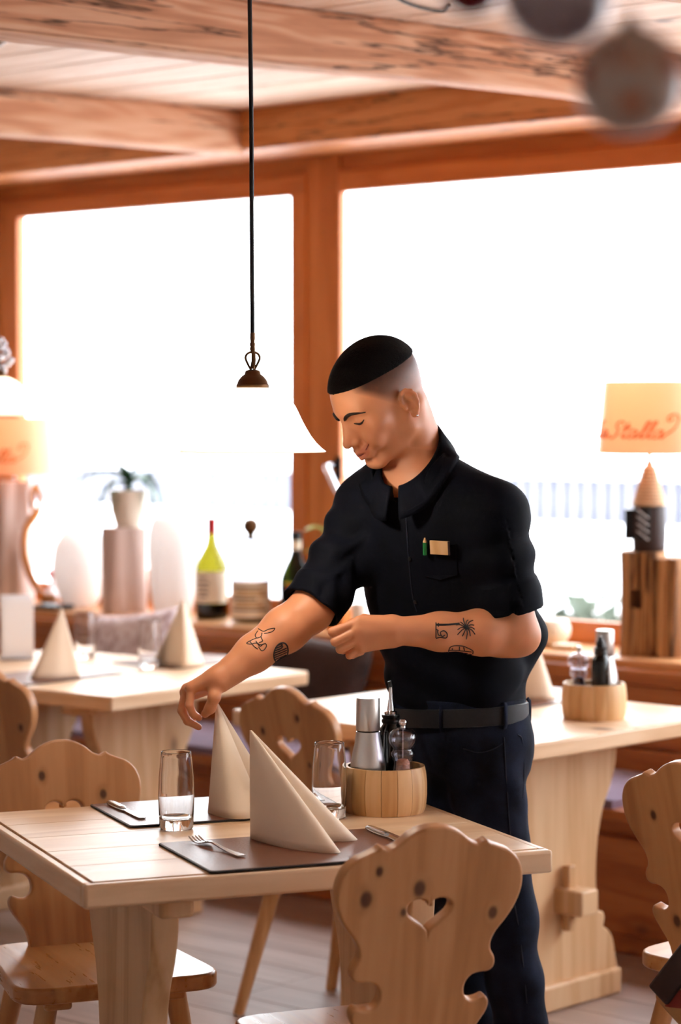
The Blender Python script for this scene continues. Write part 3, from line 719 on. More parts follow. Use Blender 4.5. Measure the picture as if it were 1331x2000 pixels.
def clear_mill(loc, label, fill):
    t = thing('salt_mill', label, 'mill', loc, 0, 'clear spice mills')
    body = [(0.0275, 0.0), (0.0285, 0.006), (0.0270, 0.040), (0.0235, 0.062), (0.0190, 0.082), (0.0178, 0.095), (0.0195, 0.106), (0.0240, 0.112), (0.0238, 0.118), (0.0205, 0.122), (0.0200, 0.126)]
    head = [(0.0200, 0.1265), (0.0225, 0.131), (0.0278, 0.140), (0.0290, 0.149), (0.0270, 0.159), (0.0195, 0.168), (0.0085, 0.172)]
    def shell(p, th): return p + [(max(r - th, 0.001), z) for r, z in reversed(p)]
    obj('body', lathe(shell(body, 0.0045), 40, closed=True), 'clear_acrylic', t); obj('head', lathe(shell(head, 0.0050), 40, closed=True), 'clear_acrylic', t)
    obj('spindle', tube([(0, 0, 0.01), (0, 0, 0.172)], 0.0016, 8), 'steel', t)
    obj('knob', lathe([(0, 0.171), (0.0055, 0.171), (0.0048, 0.175), (0.0078, 0.180), (0.0080, 0.185), (0.0052, 0.190), (0, 0.191)], 24), 'chrome', t)
    obj('filling', lathe([(0, 0.003), (0.0220, 0.003), (0.0215, 0.04), (0.0182, 0.060), (0.0142, 0.078), (0.0134, 0.096), (0.0100, 0.103), (0, 0.105)], 28), fill, t); t.scale = (1, 1, 0.92); return t
bx = at_depth(752, 1000, 4.800); bx.z = 0.7503
condiment_box(bx, 'round wooden box with steel mill, oil bottle and salt mill on the set table', 0.1)
steel_mill(bx + Vector((-0.0330, -0.002, 0.0125)), 'brushed steel pepper mill in the box beside the man\'s hip')
oil_bottle(bx + Vector((0.0130, 0.047, 0.0125)), 'dark oil bottle with a steel pourer between the steel and salt mills')
clear_mill(bx + Vector((0.0360, -0.026, 0.0125)), 'clear mill with a silver knob holding pink salt', 'salt')
b3 = on_level(1163, 1405, 0.75); b3.z = 0.7503; b3.y += 0.03
condiment_box(b3, 'round wooden box on the pale table behind the man', 0.5)
steel_mill(b3 + Vector((0.030, 0.018, 0.0125)), 'steel pepper mill on the pale table, near the timber-stump lamp')
oil_bottle(b3 + Vector((0.012, -0.042, 0.0125)), 'short dark bottle with black spout on the pale table', False)
clear_mill(b3 + Vector((-0.040, -0.004, 0.0125)), 'clear mill of dark peppercorns on the pale table', 'peppercorn')

# ------------------------------------------------------------------ things on the two back tables
def tab(loop): # re-centre a napkin loop
    c = np.mean([np.array(p) for p in loop], axis=0); return [tuple(np.array(p) - c) for p in loop], c
LC, cc = tab(LOOP_B)
AP = (-0.002 - cc[0] + 0.03, 0.196 - cc[1] - 0.03)
q = on_level(106, 1322, 0.755); napkin('white napkin standing beside the white menu card', LC, AP, 0.205, (q.x, q.y, 0.7552), R(205), 'napkin_paper')
q = on_level(350, 1298, 0.755); napkin('white napkin standing in front of the red-topped wine bottle', LC, AP, 0.205, (q.x, q.y, 0.7552), R(140), 'napkin_paper')
q = on_level(1046, 1362, 0.755); napkin('white napkin standing behind the man\'s belt on the pale table', LC, AP, 0.205, (q.x, q.y, 0.7552), R(70), 'napkin_paper')
q = on_level(85, 1322, 0.75); placemat(q.x, q.y, 0.7505, a51, 0.40, 0.28, 'brown placemat under the napkin beside the white menu card')
q = on_level(360, 1292, 0.75); placemat(q.x, q.y, 0.7505, a51 + R(90), 0.28, 0.38, 'placemat under the napkin in front of the bottles')
q = on_level(1050, 1362, 0.75); placemat(q.x, q.y, 0.7505, a46, 0.40, 0.28, 'placemat on the pale table behind the man')
q = on_level(166, 1285, 0.75); glass('clear drinking glass behind the napkin on the menu-card table', (q.x, q.y, 0.7505))
q = on_level(292, 1304, 0.75); glass('clear drinking glass beside the patterned pillow on the menu-card table', (q.x, q.y, 0.7505))
q = on_level(32, 1288, 0.75)
mc = thing('menu_stand', 'white menu card in a clear stand on the sunlit table', 'menu card', (q.x, q.y, 0.7503), R(18))
obj('stand_foot', box_mesh((0.105, 0.06, 0.008), 0.002), 'thin_glass', mc, (0, 0, 0.004)); obj('card', box_mesh((0.10, 0.003, 0.20), 0.001), 'white_card', mc, (0, 0.004, 0.108)); obj('card', box_mesh((0.10, 0.003, 0.185), 0.001), 'white_card', mc, (0.004, -0.012, 0.10))

# ------------------------------------------------------------------ pendant lamps
def pendant(label, loc, cord_top, lean, beads=False, power=4.0, sc=1.0):
    """loc = centre of the rim"""
    t = thing('pendant_lamp', label, 'lamp', loc, 0, 'opal glass pendant lamps')
    prof = [(0.1385, 0.0), (0.1398, 0.0016), (0.1320, 0.0075), (0.1210, 0.0180), (0.1110, 0.0310), (0.1020, 0.0460), (0.0945, 0.0600), (0.0880, 0.0740), (0.0815, 0.0870), (0.0720, 0.1000), (0.0570, 0.1120), (0.0400, 0.1198), (0.0290, 0.123)]
    prof = [(r * sc, z * sc) for r, z in prof]
    ins = [(r - 0.003, z + 0.0006) for r, z in reversed(prof[2:])]
    obj('shade', lathe(prof + ins, 64, closed=True), 'opal_glass', t)
    g = obj('gallery', lathe([(r * sc, z * sc) for r, z in [(0.0, 0.121), (0.0300, 0.121), (0.0312, 0.1225), (0.0312, 0.128), (0.0295, 0.1295), (0.0275, 0.136), (0.0215, 0.1435), (0.0155, 0.148), (0.0140, 0.154), (0.0105, 0.1555), (0.0060, 0.157), (0, 0.1575)]], 40), 'bronze', t)
    z0 = 0.156 * sc
    for s in (-1, 1): obj('loop', tube(smooth_pts([(s * 0.003, 0, z0), (s * 0.0095, 0, z0 + 0.012), (s * 0.0135, 0, z0 + 0.023), (s * 0.0095, 0, z0 + 0.031), (0, 0, z0 + 0.0345)], 4), 0.0023, 8), 'bronze', g)
    obj('hook', tube([(0, 0, z0 + 0.002), (0.002, 0.001, z0 + 0.018), (0.0015, 0, z0 + 0.036)], [0.0050, 0.0045, 0.0042], 10), 'bronze', t)
    obj('cord_grip', lathe([(0, z0 + 0.034), (0.0035, z0 + 0.034), (0.0055, z0 + 0.039), (0.0045, z0 + 0.044), (0.0056, z0 + 0.049), (0.0040, z0 + 0.053), (0.0048, z0 + 0.058), (0.0048, z0 + 0.070), (0.003, z0 + 0.072), (0, z0 + 0.072)], 18), 'bronze', t)
    tz = cord_top - loc[2]
    cp = smooth_pts([(0, 0, z0 + 0.068), (-0.0012, 0, z0 + 0.25), (-0.002, 0, z0 + 0.5), (lean, 0, tz)], 8)
    obj('cord', tube(cp, 0.0042, 10), 'black_cord', t)
    obj('ceiling_rose', lathe([(0, tz - 0.03), (0.02, tz - 0.03), (0.045, tz - 0.012), (0.05, tz), (0, tz)], 28), 'bronze', t, (lean, 0, 0))
    obj('bulb', lathe([(0, 0.040), (0.014, 0.045), (0.022, 0.060), (0.020, 0.078), (0.011, 0.095), (0.011, 0.121), (0, 0.121)], 20), 'bulb_glow', t)
    if beads:
        for k in range(26):
            an = k * 2.4; rr = 0.020 + 0.010 * (k % 3); zz = z0 - 0.012 + 0.0035 * k
            sb = bmesh.new(); bmesh.ops.create_icosphere(sb, subdivisions=2, radius=0.010); obj('glass_bead', mesh_of(sb, smooth=True), 'bead_white', g, (rr * math.cos(an), rr * math.sin(an), zz))
    l = bpy.data.lights.new('bulb_light', 'POINT'); l.energy = power; l.color = (1.0, 0.89, 0.74); l.shadow_soft_size = 0.03
    lo = bpy.data.objects.new('pendant_bulb_offscreen' if beads else 'pendant_bulb', l); COL.objects.link(lo); lo.parent = t; lo.location = (0, 0, 0.028)
    return t
def glow(name, rgb, e):
    t = NT(name); t.p.inputs['Base Color'].default_value = lin(rgb); t.p.inputs['Emission Color'].default_value = lin(rgb); t.p.inputs['Emission Strength'].default_value = e
glow('bulb_glow', (255, 224, 170), 6.0)
plain('bead_white', (222, 222, 230), 0.15, spec=0.7)
pl = at_depth(494, 883, 4.60); pendant('opal glass pendant lamp on a black cord above the set table', pl, CEIL + 0.001, -0.008)
pl2 = at_depth(-6, 812, 6.70); pendant('opal glass pendant lamp with glass beads over the menu-card table', pl2, CEIL + 0.001, 0.0, True, 2.5, 0.88)

# ------------------------------------------------------------------ ledge: lamps, bottles, plant, finds
def wrap_text(strokes, theta0, kx, z0, kz, r0, z_lo, r1, z_hi, rad, flip=1):
    """lettering strokes laid on a conical shade as raised thread-like lines, joined into one mesh"""
    bm = bmesh.new()
    for st in strokes:
        pts = []
        for (u, v) in smooth_pts(st, 5):
            th = theta0 + (u + 0.33 * v) * kx; z = z0 + v * kz; r = r0 + (r1 - r0) * (z - z_lo) / (z_hi - z_lo) + 0.0012
            pts.append((r * math.sin(th), -r * math.cos(th), z))
        me = tube(pts, [rad * (0.7 + 0.5 * abs(math.sin(i * 0.45))) for i in range(len(pts))], 6); bm.from_mesh(me); bpy.data.meshes.remove(me)
    return mesh_of(bm, smooth=True)
def lettering():
    L = [[(1.2, 2.0), (0.9, 2.25), (0.6, 1.9), (0.5, 0.5), (0.2, 0.0), (-0.1, 0.15), (0.2, 0.35), (0.7, 0.0), (1.2, 0.15)]]
    a = [[(0.75, 0.8), (0.45, 1.0), (0.12, 0.65), (0.12, 0.15), (0.4, 0.0), (0.7, 0.4), (0.8, 0.95), (0.72, 0.25), (0.9, 0.0), (1.12, 0.25)]]
    S = [[(1.15, 1.7), (0.95, 2.1), (0.5, 2.0), (0.4, 1.55), (0.8, 1.05), (0.85, 0.45), (0.45, 0.0), (0.0, 0.1), (-0.2, 0.45)]]
    t = [[(0.4, 2.0), (0.28, 1.0), (0.25, 0.25), (0.45, 0.0), (0.68, 0.25)], [(-0.1, 1.25), (0.75, 1.35)]]
    l = [[(0.0, 0.25), (0.4, 1.2), (0.5, 2.0), (0.32, 2.1), (0.22, 1.4), (0.2, 0.25), (0.4, 0.0), (0.62, 0.25)]]
    out = []; x = 0.0
    for ch, adv in ((L, 1.25), (a, 1.45), (S, 1.25), (t, 0.75), (a, 1.08), (l, 0.62), (l, 0.62), (a, 1.1)):
        out += [[(u + x, v) for u, v in s] for s in ch]; x += adv
    out.append([(x - 0.2, 0.2), (x + 0.7, 1.2), (x + 0.75, 2.6), (x + 0.2, 3.1), (x - 0.35, 2.7), (x - 0.2, 2.2), (x + 0.12, 2.3), (x + 0.1, 2.55)])
    return out, x
STROKES, TW = lettering()
def lamp_shade(t, z, r_bot, r_top, h, rz, theta0, power):
    prof = [(r_bot, z), (r_top, z + h), (r_top - 0.0015, z + h), (r_bot - 0.0015, z)]
    s = obj('shade', lathe(prof, 64, closed=True), 'lamp_paper', t, (0, 0, 0), (0, 0, rz))
    obj('lettering', wrap_text(STROKES, theta0, R(100) / TW, z + 0.050, 0.0235, r_bot, z, r_top, z + h, 0.0026), 'orange_print', s)
    for q in range(3): an = q * 2.094 + 0.5; obj('shade_spoke', tube([(0, 0, z + h - 0.03), (0.97 * r_top * math.cos(an), 0.97 * r_top * math.sin(an), z + h - 0.004)], 0.0015, 6), 'steel', s)
    obj('bulb', lathe([(0, z + 0.05), (0.02, z + 0.06), (0.028, z + 0.085), (0.018, z + 0.115), (0.012, z + 0.125), (0, z + 0.125)], 18), 'bulb_glow', t)
    l = bpy.data.lights.new('bulb_light', 'POINT'); l.energy = power; l.color = (1.0, 0.84, 0.66); l.shadow_soft_size = 0.035
    lo = bpy.data.objects.new('table_lamp_bulb', l); COL.objects.link(lo); lo.parent = t; lo.location = (0, 0, z + 0.14)
def rough_block(size, seed, amp=0.012, grooves=0.006, nz=14):
    """weathered timber block, upright, with split faces"""
    bm = bmesh.new(); m = 40; rings = []
    for i in range(nz + 1):
        z = size[2] * i / nz; ring = []
        for k in range(m):
            an = 2 * math.pi * k / m; c, s = math.cos(an), math.sin(an); p = 1 / max(abs(c) ** 5 + abs(s) ** 5, 1e-6) ** 0.2
            v = Vector((c * p * size[0] / 2, s * p * size[1] / 2, z))
            nv = mnoise.noise(Vector((v.x * 16 + seed, v.y * 16, z * 2.5))) * amp + mnoise.noise(Vector((v.x * 60 + seed, v.y * 60, z * 4))) * grooves
            d = Vector((c, s, 0)); v += d * nv; ring.append(bm.verts.new(v))
        rings.append(ring)
    for A, B in zip(rings[:-1], rings[1:]):
        for k in range(m): bm.faces.new((A[k], A[(k + 1) % m], B[(k + 1) % m], B[k]))
    bm.faces.new(rings[0][::-1]); bm.faces.new(rings[-1]); return mesh_of(bm, angle=R(55))
LZ = 0.80
def led(px, n, z=LZ):
    p = on_wall_n(px, 1200, n); p.z = z; return p
sp_ = led(1273, 0.155)
st = thing('timber_stump', 'weathered old timber stump used as a lamp stand on the ledge', 'stump', sp_, R(-20))
def carve(me, cuts):
    """cut box-shaped recesses (size, centre) out of a mesh"""
    o = bpy.data.objects.new('tmp', me); COL.objects.link(o); tmp = []
    for size, loc in cuts:
        c = bpy.data.objects.new('tmp', box_mesh(size, 0.0)); COL.objects.link(c); c.location = loc; tmp.append(c)
        m = o.modifiers.new('cut', 'BOOLEAN'); m.operation = 'DIFFERENCE'; m.solver = 'EXACT'; m.object = c
    bpy.context.view_layer.update(); out = bpy.data.meshes.new_from_object(o.evaluated_get(bpy.context.evaluated_depsgraph_get()))
    for c in tmp + [o]: bpy.data.objects.remove(c)
    out.materials.clear(); return out
stump_me = carve(rough_block((0.125, 0.155, 0.318), 3), [((0.036, 0.09, 0.058), (-0.006, -0.078, 0.175)), ((0.012, 0.09, 0.13), (0.004, -0.078, 0.262))])
obj('post_block', stump_me, 'old_timber', st, (-0.026, 0, 0)); obj('post_block', rough_block((0.075, 0.15, 0.30), 9), 'old_timber', st, (0.068, -0.01, 0))
lt = thing('table_lamp', 'lamp with lettered orange shade on a rope-topped dark barrel base', 'lamp', sp_ + Vector((-0.008, 0, 0.318)), 0, 'lettered table lamps')
obj('barrel', lathe([(0, 0), (0.046, 0), (0.050, 0.006), (0.053, 0.06), (0.050, 0.135), (0.046, 0.142), (0, 0.142)], 40), 'paint_dark', lt)
for k in range(11):
    rr = 0.0475 - 0.0032 * k; zz = 0.146 + k * 0.0108
    obj('rope_coil', lathe([(rr + 0.0062 * math.cos(a_), zz + 0.0062 * math.sin(a_)) for a_ in [q * math.pi / 4 for q in range(8)]], 32, closed=True), 'rope', lt)
obj('rope_core', lathe([(0, 0.140), (0.046, 0.140), (0.012, 0.266), (0.010, 0.275), (0, 0.275)], 24), 'rope', lt)
obj('rod', tube([(0, 0, 0.27), (0, 0, 0.44)], 0.0065, 10), 'bronze', lt)
obj('black_tab', box_mesh((0.030, 0.012, 0.092), 0.002), 'black_plastic', lt, (-0.062, -0.012, 0.083))
pn = obj('lattice_panel', box_mesh((0.042, 0.006, 0.098), 0.002), 'black_plastic', lt, (-0.024, -0.0475, 0.085), (0, 0, R(-24)))
for k in range(4): obj('lattice_bar', box_mesh((0.046, 0.004, 0.006), 0.001), 'chrome', pn, (0, -0.004, -0.034 + 0.022 * k), (0, R(38), 0))
lamp_shade(lt, 0.298, 0.160, 0.1405, 0.222, 0.0, R(-92), 0.6)
ll = led(30, 0.150)
lm = thing('table_lamp', 'lamp with lettered shade on a pale bark trunk, by the stone wall', 'lamp', ll, 0, 'lettered table lamps')
obj('trunk', rough_block((0.125, 0.12, 0.475), 5, 0.02, 0.008), 'pale_timber', lm); obj('rod', tube([(0, 0, 0.47), (0, 0, 0.56)], 0.004, 8), 'steel', lm)
lamp_shade(lm, 0.500, 0.160, 0.1405, 0.222, 0.0, R(-92), 0.6)

hm = thing('horse_hames', 'curved honey-coloured wooden harness piece with a loop, by the pale trunk lamp', 'harness piece', led(54, 0.075), R(25))
obj('bow', tube(smooth_pts([(0.075, 0, 0.02), (0.045, 0, 0.06), (0.008, 0, 0.13), (-0.012, 0, 0.21), (-0.006, 0, 0.29), (0.022, 0, 0.335), (0.04, 0, 0.36)], 6), [0.016] * 8 + [0.019] * 10 + [0.017] * 10 + [0.021] * 9, 12, flat=0.8), 'hames_wood', hm)
obj('loop', tube(smooth_pts([(0.036, 0, 0.345), (0.024, 0, 0.385), (0.022, 0, 0.43), (0.036, 0, 0.462), (0.050, 0, 0.43), (0.052, 0, 0.385), (0.040, 0, 0.345)], 5), 0.011, 10), 'hames_wood', hm)
obj('foot_knob', lathe([(0, 0), (0.028, 0), (0.034, 0.02), (0.026, 0.045), (0, 0.05)], 20), 'old_timber', hm, (0.085, 0, 0)); obj('wire', tube(smooth_pts([(0.045, 0, 0.33), (0.058, 0, 0.22), (0.066, 0, 0.12), (0.07, 0, 0.04)], 5), 0.002, 6), 'dark_metal', hm)
tray = obj('metal_tray', box_mesh((0.13, 0.10, 0.018), 0.006), 'dark_metal', None, led(105, 0.06, LZ + 0.0095), (0, 0, WANG)); tag(tray, 'small dark metal tray at the foot of the harness piece', 'tray')

bl = thing('plant_stand', 'pale weathered timber block carrying the potted orchid', 'plant stand', led(245, 0.17), R(10)); obj('block', rough_block((0.165, 0.15, 0.315), 13, 0.014, 0.004), 'pale_timber', bl)
obj('root_piece', tube(smooth_pts([(0.06, -0.04, 0.012), (0.095, -0.045, 0.05), (0.092, -0.03, 0.12), (0.085, -0.02, 0.16)], 4), [0.014] * 4 + [0.018] * 5 + [0.012] * 4, 10), 'hames_wood', bl)
po = thing('potted_orchid', 'leafy orchid in a white pot standing on the timber block', 'potted plant', led(252, 0.17, LZ + 0.3155), 0)
obj('pot', lathe([(0, 0), (0.044, 0), (0.050, 0.006), (0.066, 0.06), (0.071, 0.132), (0.071, 0.138), (0.064, 0.138), (0.060, 0.12), (0, 0.115)], 40), 'cream_ceramic', po)
obj('stem', tube([(0, 0, 0.11), (0.0, 0, 0.15), (0.002, 0, 0.20)], [0.012, 0.013, 0.010], 10), 'leaf_green', po)
def leaf(pts, wid, parent, mat='leaf_green'):
    P = smooth_pts(pts, 5); n = len(P); bm = bmesh.new(); rows = []
    for i, p in enumerate(P):
        t = Vector(P[min(i + 1, n - 1)] - P[max(i - 1, 0)]).normalized(); s = t.cross(Vector((0, 0, 1))); s = s.normalized() if s.length > 1e-3 else Vector((0, 1, 0)); u = s.cross(t)
        w = 1.25 * wid * (math.sin(math.pi * min(1, (i + 0.6) / n) ** 0.8) ** 0.7 * 0.9 + 0.05); p = Vector(p)
        rows.append([bm.verts.new(p + s * w * k + u * (abs(k) * w * 0.35) + u * h) for k, h in ((-1, 0), (0, -0.001), (1, 0), (0, 0.002))])
    for A, B in zip(rows[:-1], rows[1:]):
        for k in range(4): bm.faces.new((A[k], A[(k + 1) % 4], B[(k + 1) % 4], B[k]))
    bm.faces.new(rows[0]); bm.faces.new(rows[-1][::-1]); return obj('leaf', mesh_of(bm, smooth=True), mat, parent)
leaf([(0, 0, 0.17), (-0.06, -0.02, 0.200), (-0.13, -0.03, 0.196), (-0.19, -0.03, 0.168)], 0.032, po)
leaf([(0, 0, 0.18), (0.04, 0.0, 0.23), (0.07, -0.01, 0.265), (0.105, -0.01, 0.285)], 0.028, po)
leaf([(0, 0, 0.18), (-0.02, -0.03, 0.21), (-0.04, -0.05, 0.24)], 0.022, po)
leaf([(0, 0, 0.15), (-0.04, -0.05, 0.165), (-0.085, -0.06, 0.12), (-0.118, -0.06, 0.03)], 0.030, po)
leaf([(0, 0, 0.16), (0.045, -0.045, 0.175), (0.085, -0.05, 0.13), (0.10, -0.05, 0.03)], 0.032, po)
leaf([(0, 0, 0.15), (0.05, 0.04, 0.19), (0.09, 0.06, 0.15), (0.11, 0.06, 0.08)], 0.026, po)

vs = obj('ceramic_vase', lathe([(0, 0), (0.062, 0), (0.070, 0.008), (0.084, 0.10), (0.092, 0.22), (0.090, 0.30), (0.078, 0.345), (0.060, 0.36), (0.054, 0.355), (0.07, 0.335), (0.08, 0.29), (0.08, 0.2), (0.06, 0.02), (0, 0.015)], 48), 'porcelain', None, led(338, 0.185, LZ + 0.0003)); tag(vs, 'tall white ceramic vase between the orchid block and wine bottle', 'vase')
jr = obj('ceramic_jar', lathe([(0, 0), (0.055, 0), (0.066, 0.01), (0.098, 0.08), (0.108, 0.16), (0.098, 0.235), (0.070, 0.28), (0.062, 0.29), (0.056, 0.285), (0.066, 0.27), (0.094, 0.22), (0.10, 0.15), (0.06, 0.02), (0, 0.015)], 48), 'porcelain', None, led(157, 0.20, LZ + 0.0003)); tag(jr, 'round white ceramic jar beside the wooden harness piece', 'jar')
bb = thing('glass_ornament', 'small red and clear glass ornament by the white jar', 'ornament', led(102, 0.23), 0)
obj('clear_ball', lathe([(0.001, 0), (0.022, 0.006), (0.032, 0.03), (0.022, 0.056), (0.008, 0.064), (0.006, 0.10), (0, 0.10)], 24), 'bead_white', bb); obj('red_ball', lathe([(0, 0.096), (0.014, 0.102), (0.019, 0.118), (0.012, 0.133), (0, 0.137)], 20), 'lead_red', bb)

def label_band(t, r, z0, z1, th0, th1, mat, name='label'):
    bm = bmesh.new(); m = 24; rows = []
    for k in range(m + 1):
        th = th0 + (th1 - th0) * k / m; rows.append([bm.verts.new((rr * math.sin(th), -rr * math.cos(th), z)) for rr, z in ((r, z0), (r, z1), (r - 0.0006, z1), (r - 0.0006, z0))])
    for A, B in zip(rows[:-1], rows[1:]):
        for k in range(4): bm.faces.new((A[k], A[(k + 1) % 4], B[(k + 1) % 4], B[k]))
    bm.faces.new(rows[0]); bm.faces.new(rows[-1][::-1]); return obj(name, mesh_of(bm, angle=R(40)), mat, t)
wn = thing('wine_bottle', 'large wine bottle with a red top and cream label', 'bottle', led(414, 0.17), 0, 'bottles on the ledge')
obj('bottle_glass', lathe([(0, 0), (0.052, 0), (0.058, 0.006), (0.0595, 0.02), (0.0595, 0.175), (0.0575, 0.195), (0.050, 0.215), (0.036, 0.240), (0.024, 0.262), (0.0185, 0.285), (0.0170, 0.305), (0.0165, 0.352), (0, 0.354)], 48), 'olive_glass', wn)
obj('wine', lathe([(0, 0.004), (0.055, 0.006), (0.0565, 0.05), (0.0565, 0.058), (0, 0.058)], 36), 'dark_glass', wn)
lb = label_band(wn, 0.0603, 0.060, 0.172, R(-85), R(70), 'label_paper')
for k, (z, a_, b_) in enumerate(((0.148, -48, -12), (0.128, -55, -5), (0.112, -50, -10), (0.095, -52, -8), (0.080, -45, -15))): label_band(lb, 0.0608, z, z + 0.007, R(a_), R(b_), 'ink_grey', 'label_line')
obj('capsule', lathe([(0, 0.306), (0.0178, 0.306), (0.0172, 0.352), (0.0180, 0.355), (0.0178, 0.364), (0, 0.365)], 28), 'lead_red', wn)
tq = thing('spirit_bottle', 'clear bottle with round stopper and gold-printed label', 'bottle', led(490, 0.15), 0, 'bottles on the ledge')
obj('bottle_glass', lathe([(0, 0), (0.060, 0), (0.068, 0.006), (0.070, 0.02), (0.070, 0.150), (0.066, 0.168), (0.048, 0.182), (0.026, 0.192), (0.0185, 0.205), (0.017, 0.285), (0.021, 0.288), (0.021, 0.294), (0, 0.295)], 44), 'thin_glass', tq)
obj('spirit', lathe([(0, 0.005), (0.064, 0.007), (0.0665, 0.02), (0.0665, 0.150), (0, 0.150)], 36), 'amber_clear', tq)
lb = label_band(tq, 0.0708, 0.022, 0.150, R(-80), R(80), 'label_paper')
for k in range(7): label_band(lb, 0.0713, 0.045 + 0.013 * k, 0.053 + 0.013 * k, R(-62 + 9 * (k % 3)), R(58 - 13 * (k % 4)), 'ink_gold' if k % 3 else 'ink_grey', 'label_line')
obj('stopper', lathe([(0, 0.290), (0.022, 0.294), (0.020, 0.302), (0.012, 0.306), (0.016, 0.314), (0.026, 0.326), (0.030, 0.342), (0.026, 0.358), (0.014, 0.368), (0, 0.371)], 28), 'bronze', tq)
dk = thing('liqueur_bottle', 'dark green bottle with red and yellow label behind the man\'s arm', 'bottle', led(579, 0.20), 0, 'bottles on the ledge')
obj('bottle_glass', lathe([(0, 0), (0.050, 0), (0.056, 0.006), (0.057, 0.15), (0.054, 0.17), (0.042, 0.20), (0.027, 0.230), (0.019, 0.252), (0.0165, 0.30), (0, 0.302)], 40), 'green_glass', dk)
obj('liqueur', lathe([(0, 0.005), (0.052, 0.007), (0.0535, 0.15), (0, 0.150)], 30), 'dark_glass', dk)
label_band(dk, 0.0578, 0.04, 0.15, R(-70), R(70), 'paint_dark'); label_band(dk, 0.0583, 0.105, 0.140, R(-30), R(10), 'red_print', 'label_emblem'); label_band(dk, 0.0583, 0.142, 0.150, R(-45), R(30), 'yellow_print', 'label_stripe'); label_band(dk, 0.0583, 0.052, 0.060, R(-45), R(20), 'ink_gold', 'label_stripe')
obj('neck_foil', lathe([(0, 0.262), (0.0185, 0.262), (0.0180, 0.296), (0, 0.297)], 24), 'label_paper', dk); obj('cap', lathe([(0, 0.295), (0.020, 0.295), (0.020, 0.322), (0.018, 0.325), (0, 0.3255)], 24), 'black_plastic', dk)
hp = thing('leafy_plant', 'small pale-leaved plant in a pot behind the man\'s raised shoulder', 'potted plant', led(640, 0.24), 0)
obj('pot', lathe([(0, 0), (0.040, 0), (0.052, 0.09), (0.046, 0.09), (0.042, 0.075), (0, 0.072)], 28), 'cream_ceramic', hp); obj('stem', tube([(0, 0, 0.07), (0.004, 0, 0.20), (0.0, 0, 0.34)], [0.006, 0.005, 0.003], 8), 'leaf_pale', hp)
for k in range(9): an = k * 2.3; z = 0.13 + 0.026 * k; leaf([(0, 0, z), (0.04 * math.cos(an), 0.04 * math.sin(an), z + 0.03), (0.085 * math.cos(an), 0.085 * math.sin(an), z + 0.02)], 0.020, hp, 'leaf_pale')
cd = obj('pillar_candle', lathe([(0, 0), (0.030, 0), (0.031, 0.002), (0.031, 0.098), (0.028, 0.102), (0.005, 0.098), (0.0015, 0.101), (0.0012, 0.112), (0, 0.112)], 28), 'white_ceramic', None, led(706, 0.10, LZ + 0.0003)); tag(cd, 'white pillar candle seen between the man\'s arm and body', 'candle')
wk = thing('wooden_block', 'small honey wood block beside the pillar candle', 'block', led(664, 0.12), WANG); obj('block', box_mesh((0.075, 0.07, 0.075), 0.006), 'hames_wood', wk, (0, 0, 0.0377)); obj('lid', box_mesh((0.080, 0.075, 0.008), 0.003), 'hames_wood', wk, (0, 0, 0.0785))
bw = obj('ceramic_bowl', lathe([(0, 0), (0.03, 0), (0.045, 0.008), (0.060, 0.035), (0.062, 0.06), (0.050, 0.082), (0.034, 0.088), (0.03, 0.084), (0.046, 0.075), (0.055, 0.05), (0.04, 0.016), (0, 0.012)], 32), 'cream_ceramic', None, led(1078, 0.18, LZ + 0.0003)); tag(bw, 'round cream ceramic bowl on the ledge beside the man\'s elbow', 'bowl')
mb = thing('matchbox', 'flat pale box lying on the ledge near the cream bowl', 'box', led(1107, 0.10), WANG + R(6)); obj('sleeve', box_mesh((0.075, 0.05, 0.018), 0.002), 'label_paper', mb, (0, 0, 0.0095)); obj('tray', box_mesh((0.079, 0.046, 0.014), 0.002), 'ink_gold', mb, (0, 0, 0.0095))
# window handle
hd = bpy.data.objects.get('window_2'); p = on_wall_n(655, 915, 0.322); hp_ = hd.matrix_basis.inverted() @ p
pl_ = obj('handle_plate', box_mesh((0.030, 0.008, 0.085), 0.004), 'dark_metal', hd, (hp_.x + 0.018, hp_.y - 0.004, hp_.z))
obj('handle', tube([(0, 0, 0), (0, -0.045, 0.0), (0.004, -0.052, -0.004), (0.055, -0.054, -0.085), (0.075, -0.052, -0.118)], [0.011, 0.011, 0.011, 0.010, 0.009], 12), 'chrome', hd, (hp_.x + 0.006, hp_.y - 0.006, hp_.z + 0.012))

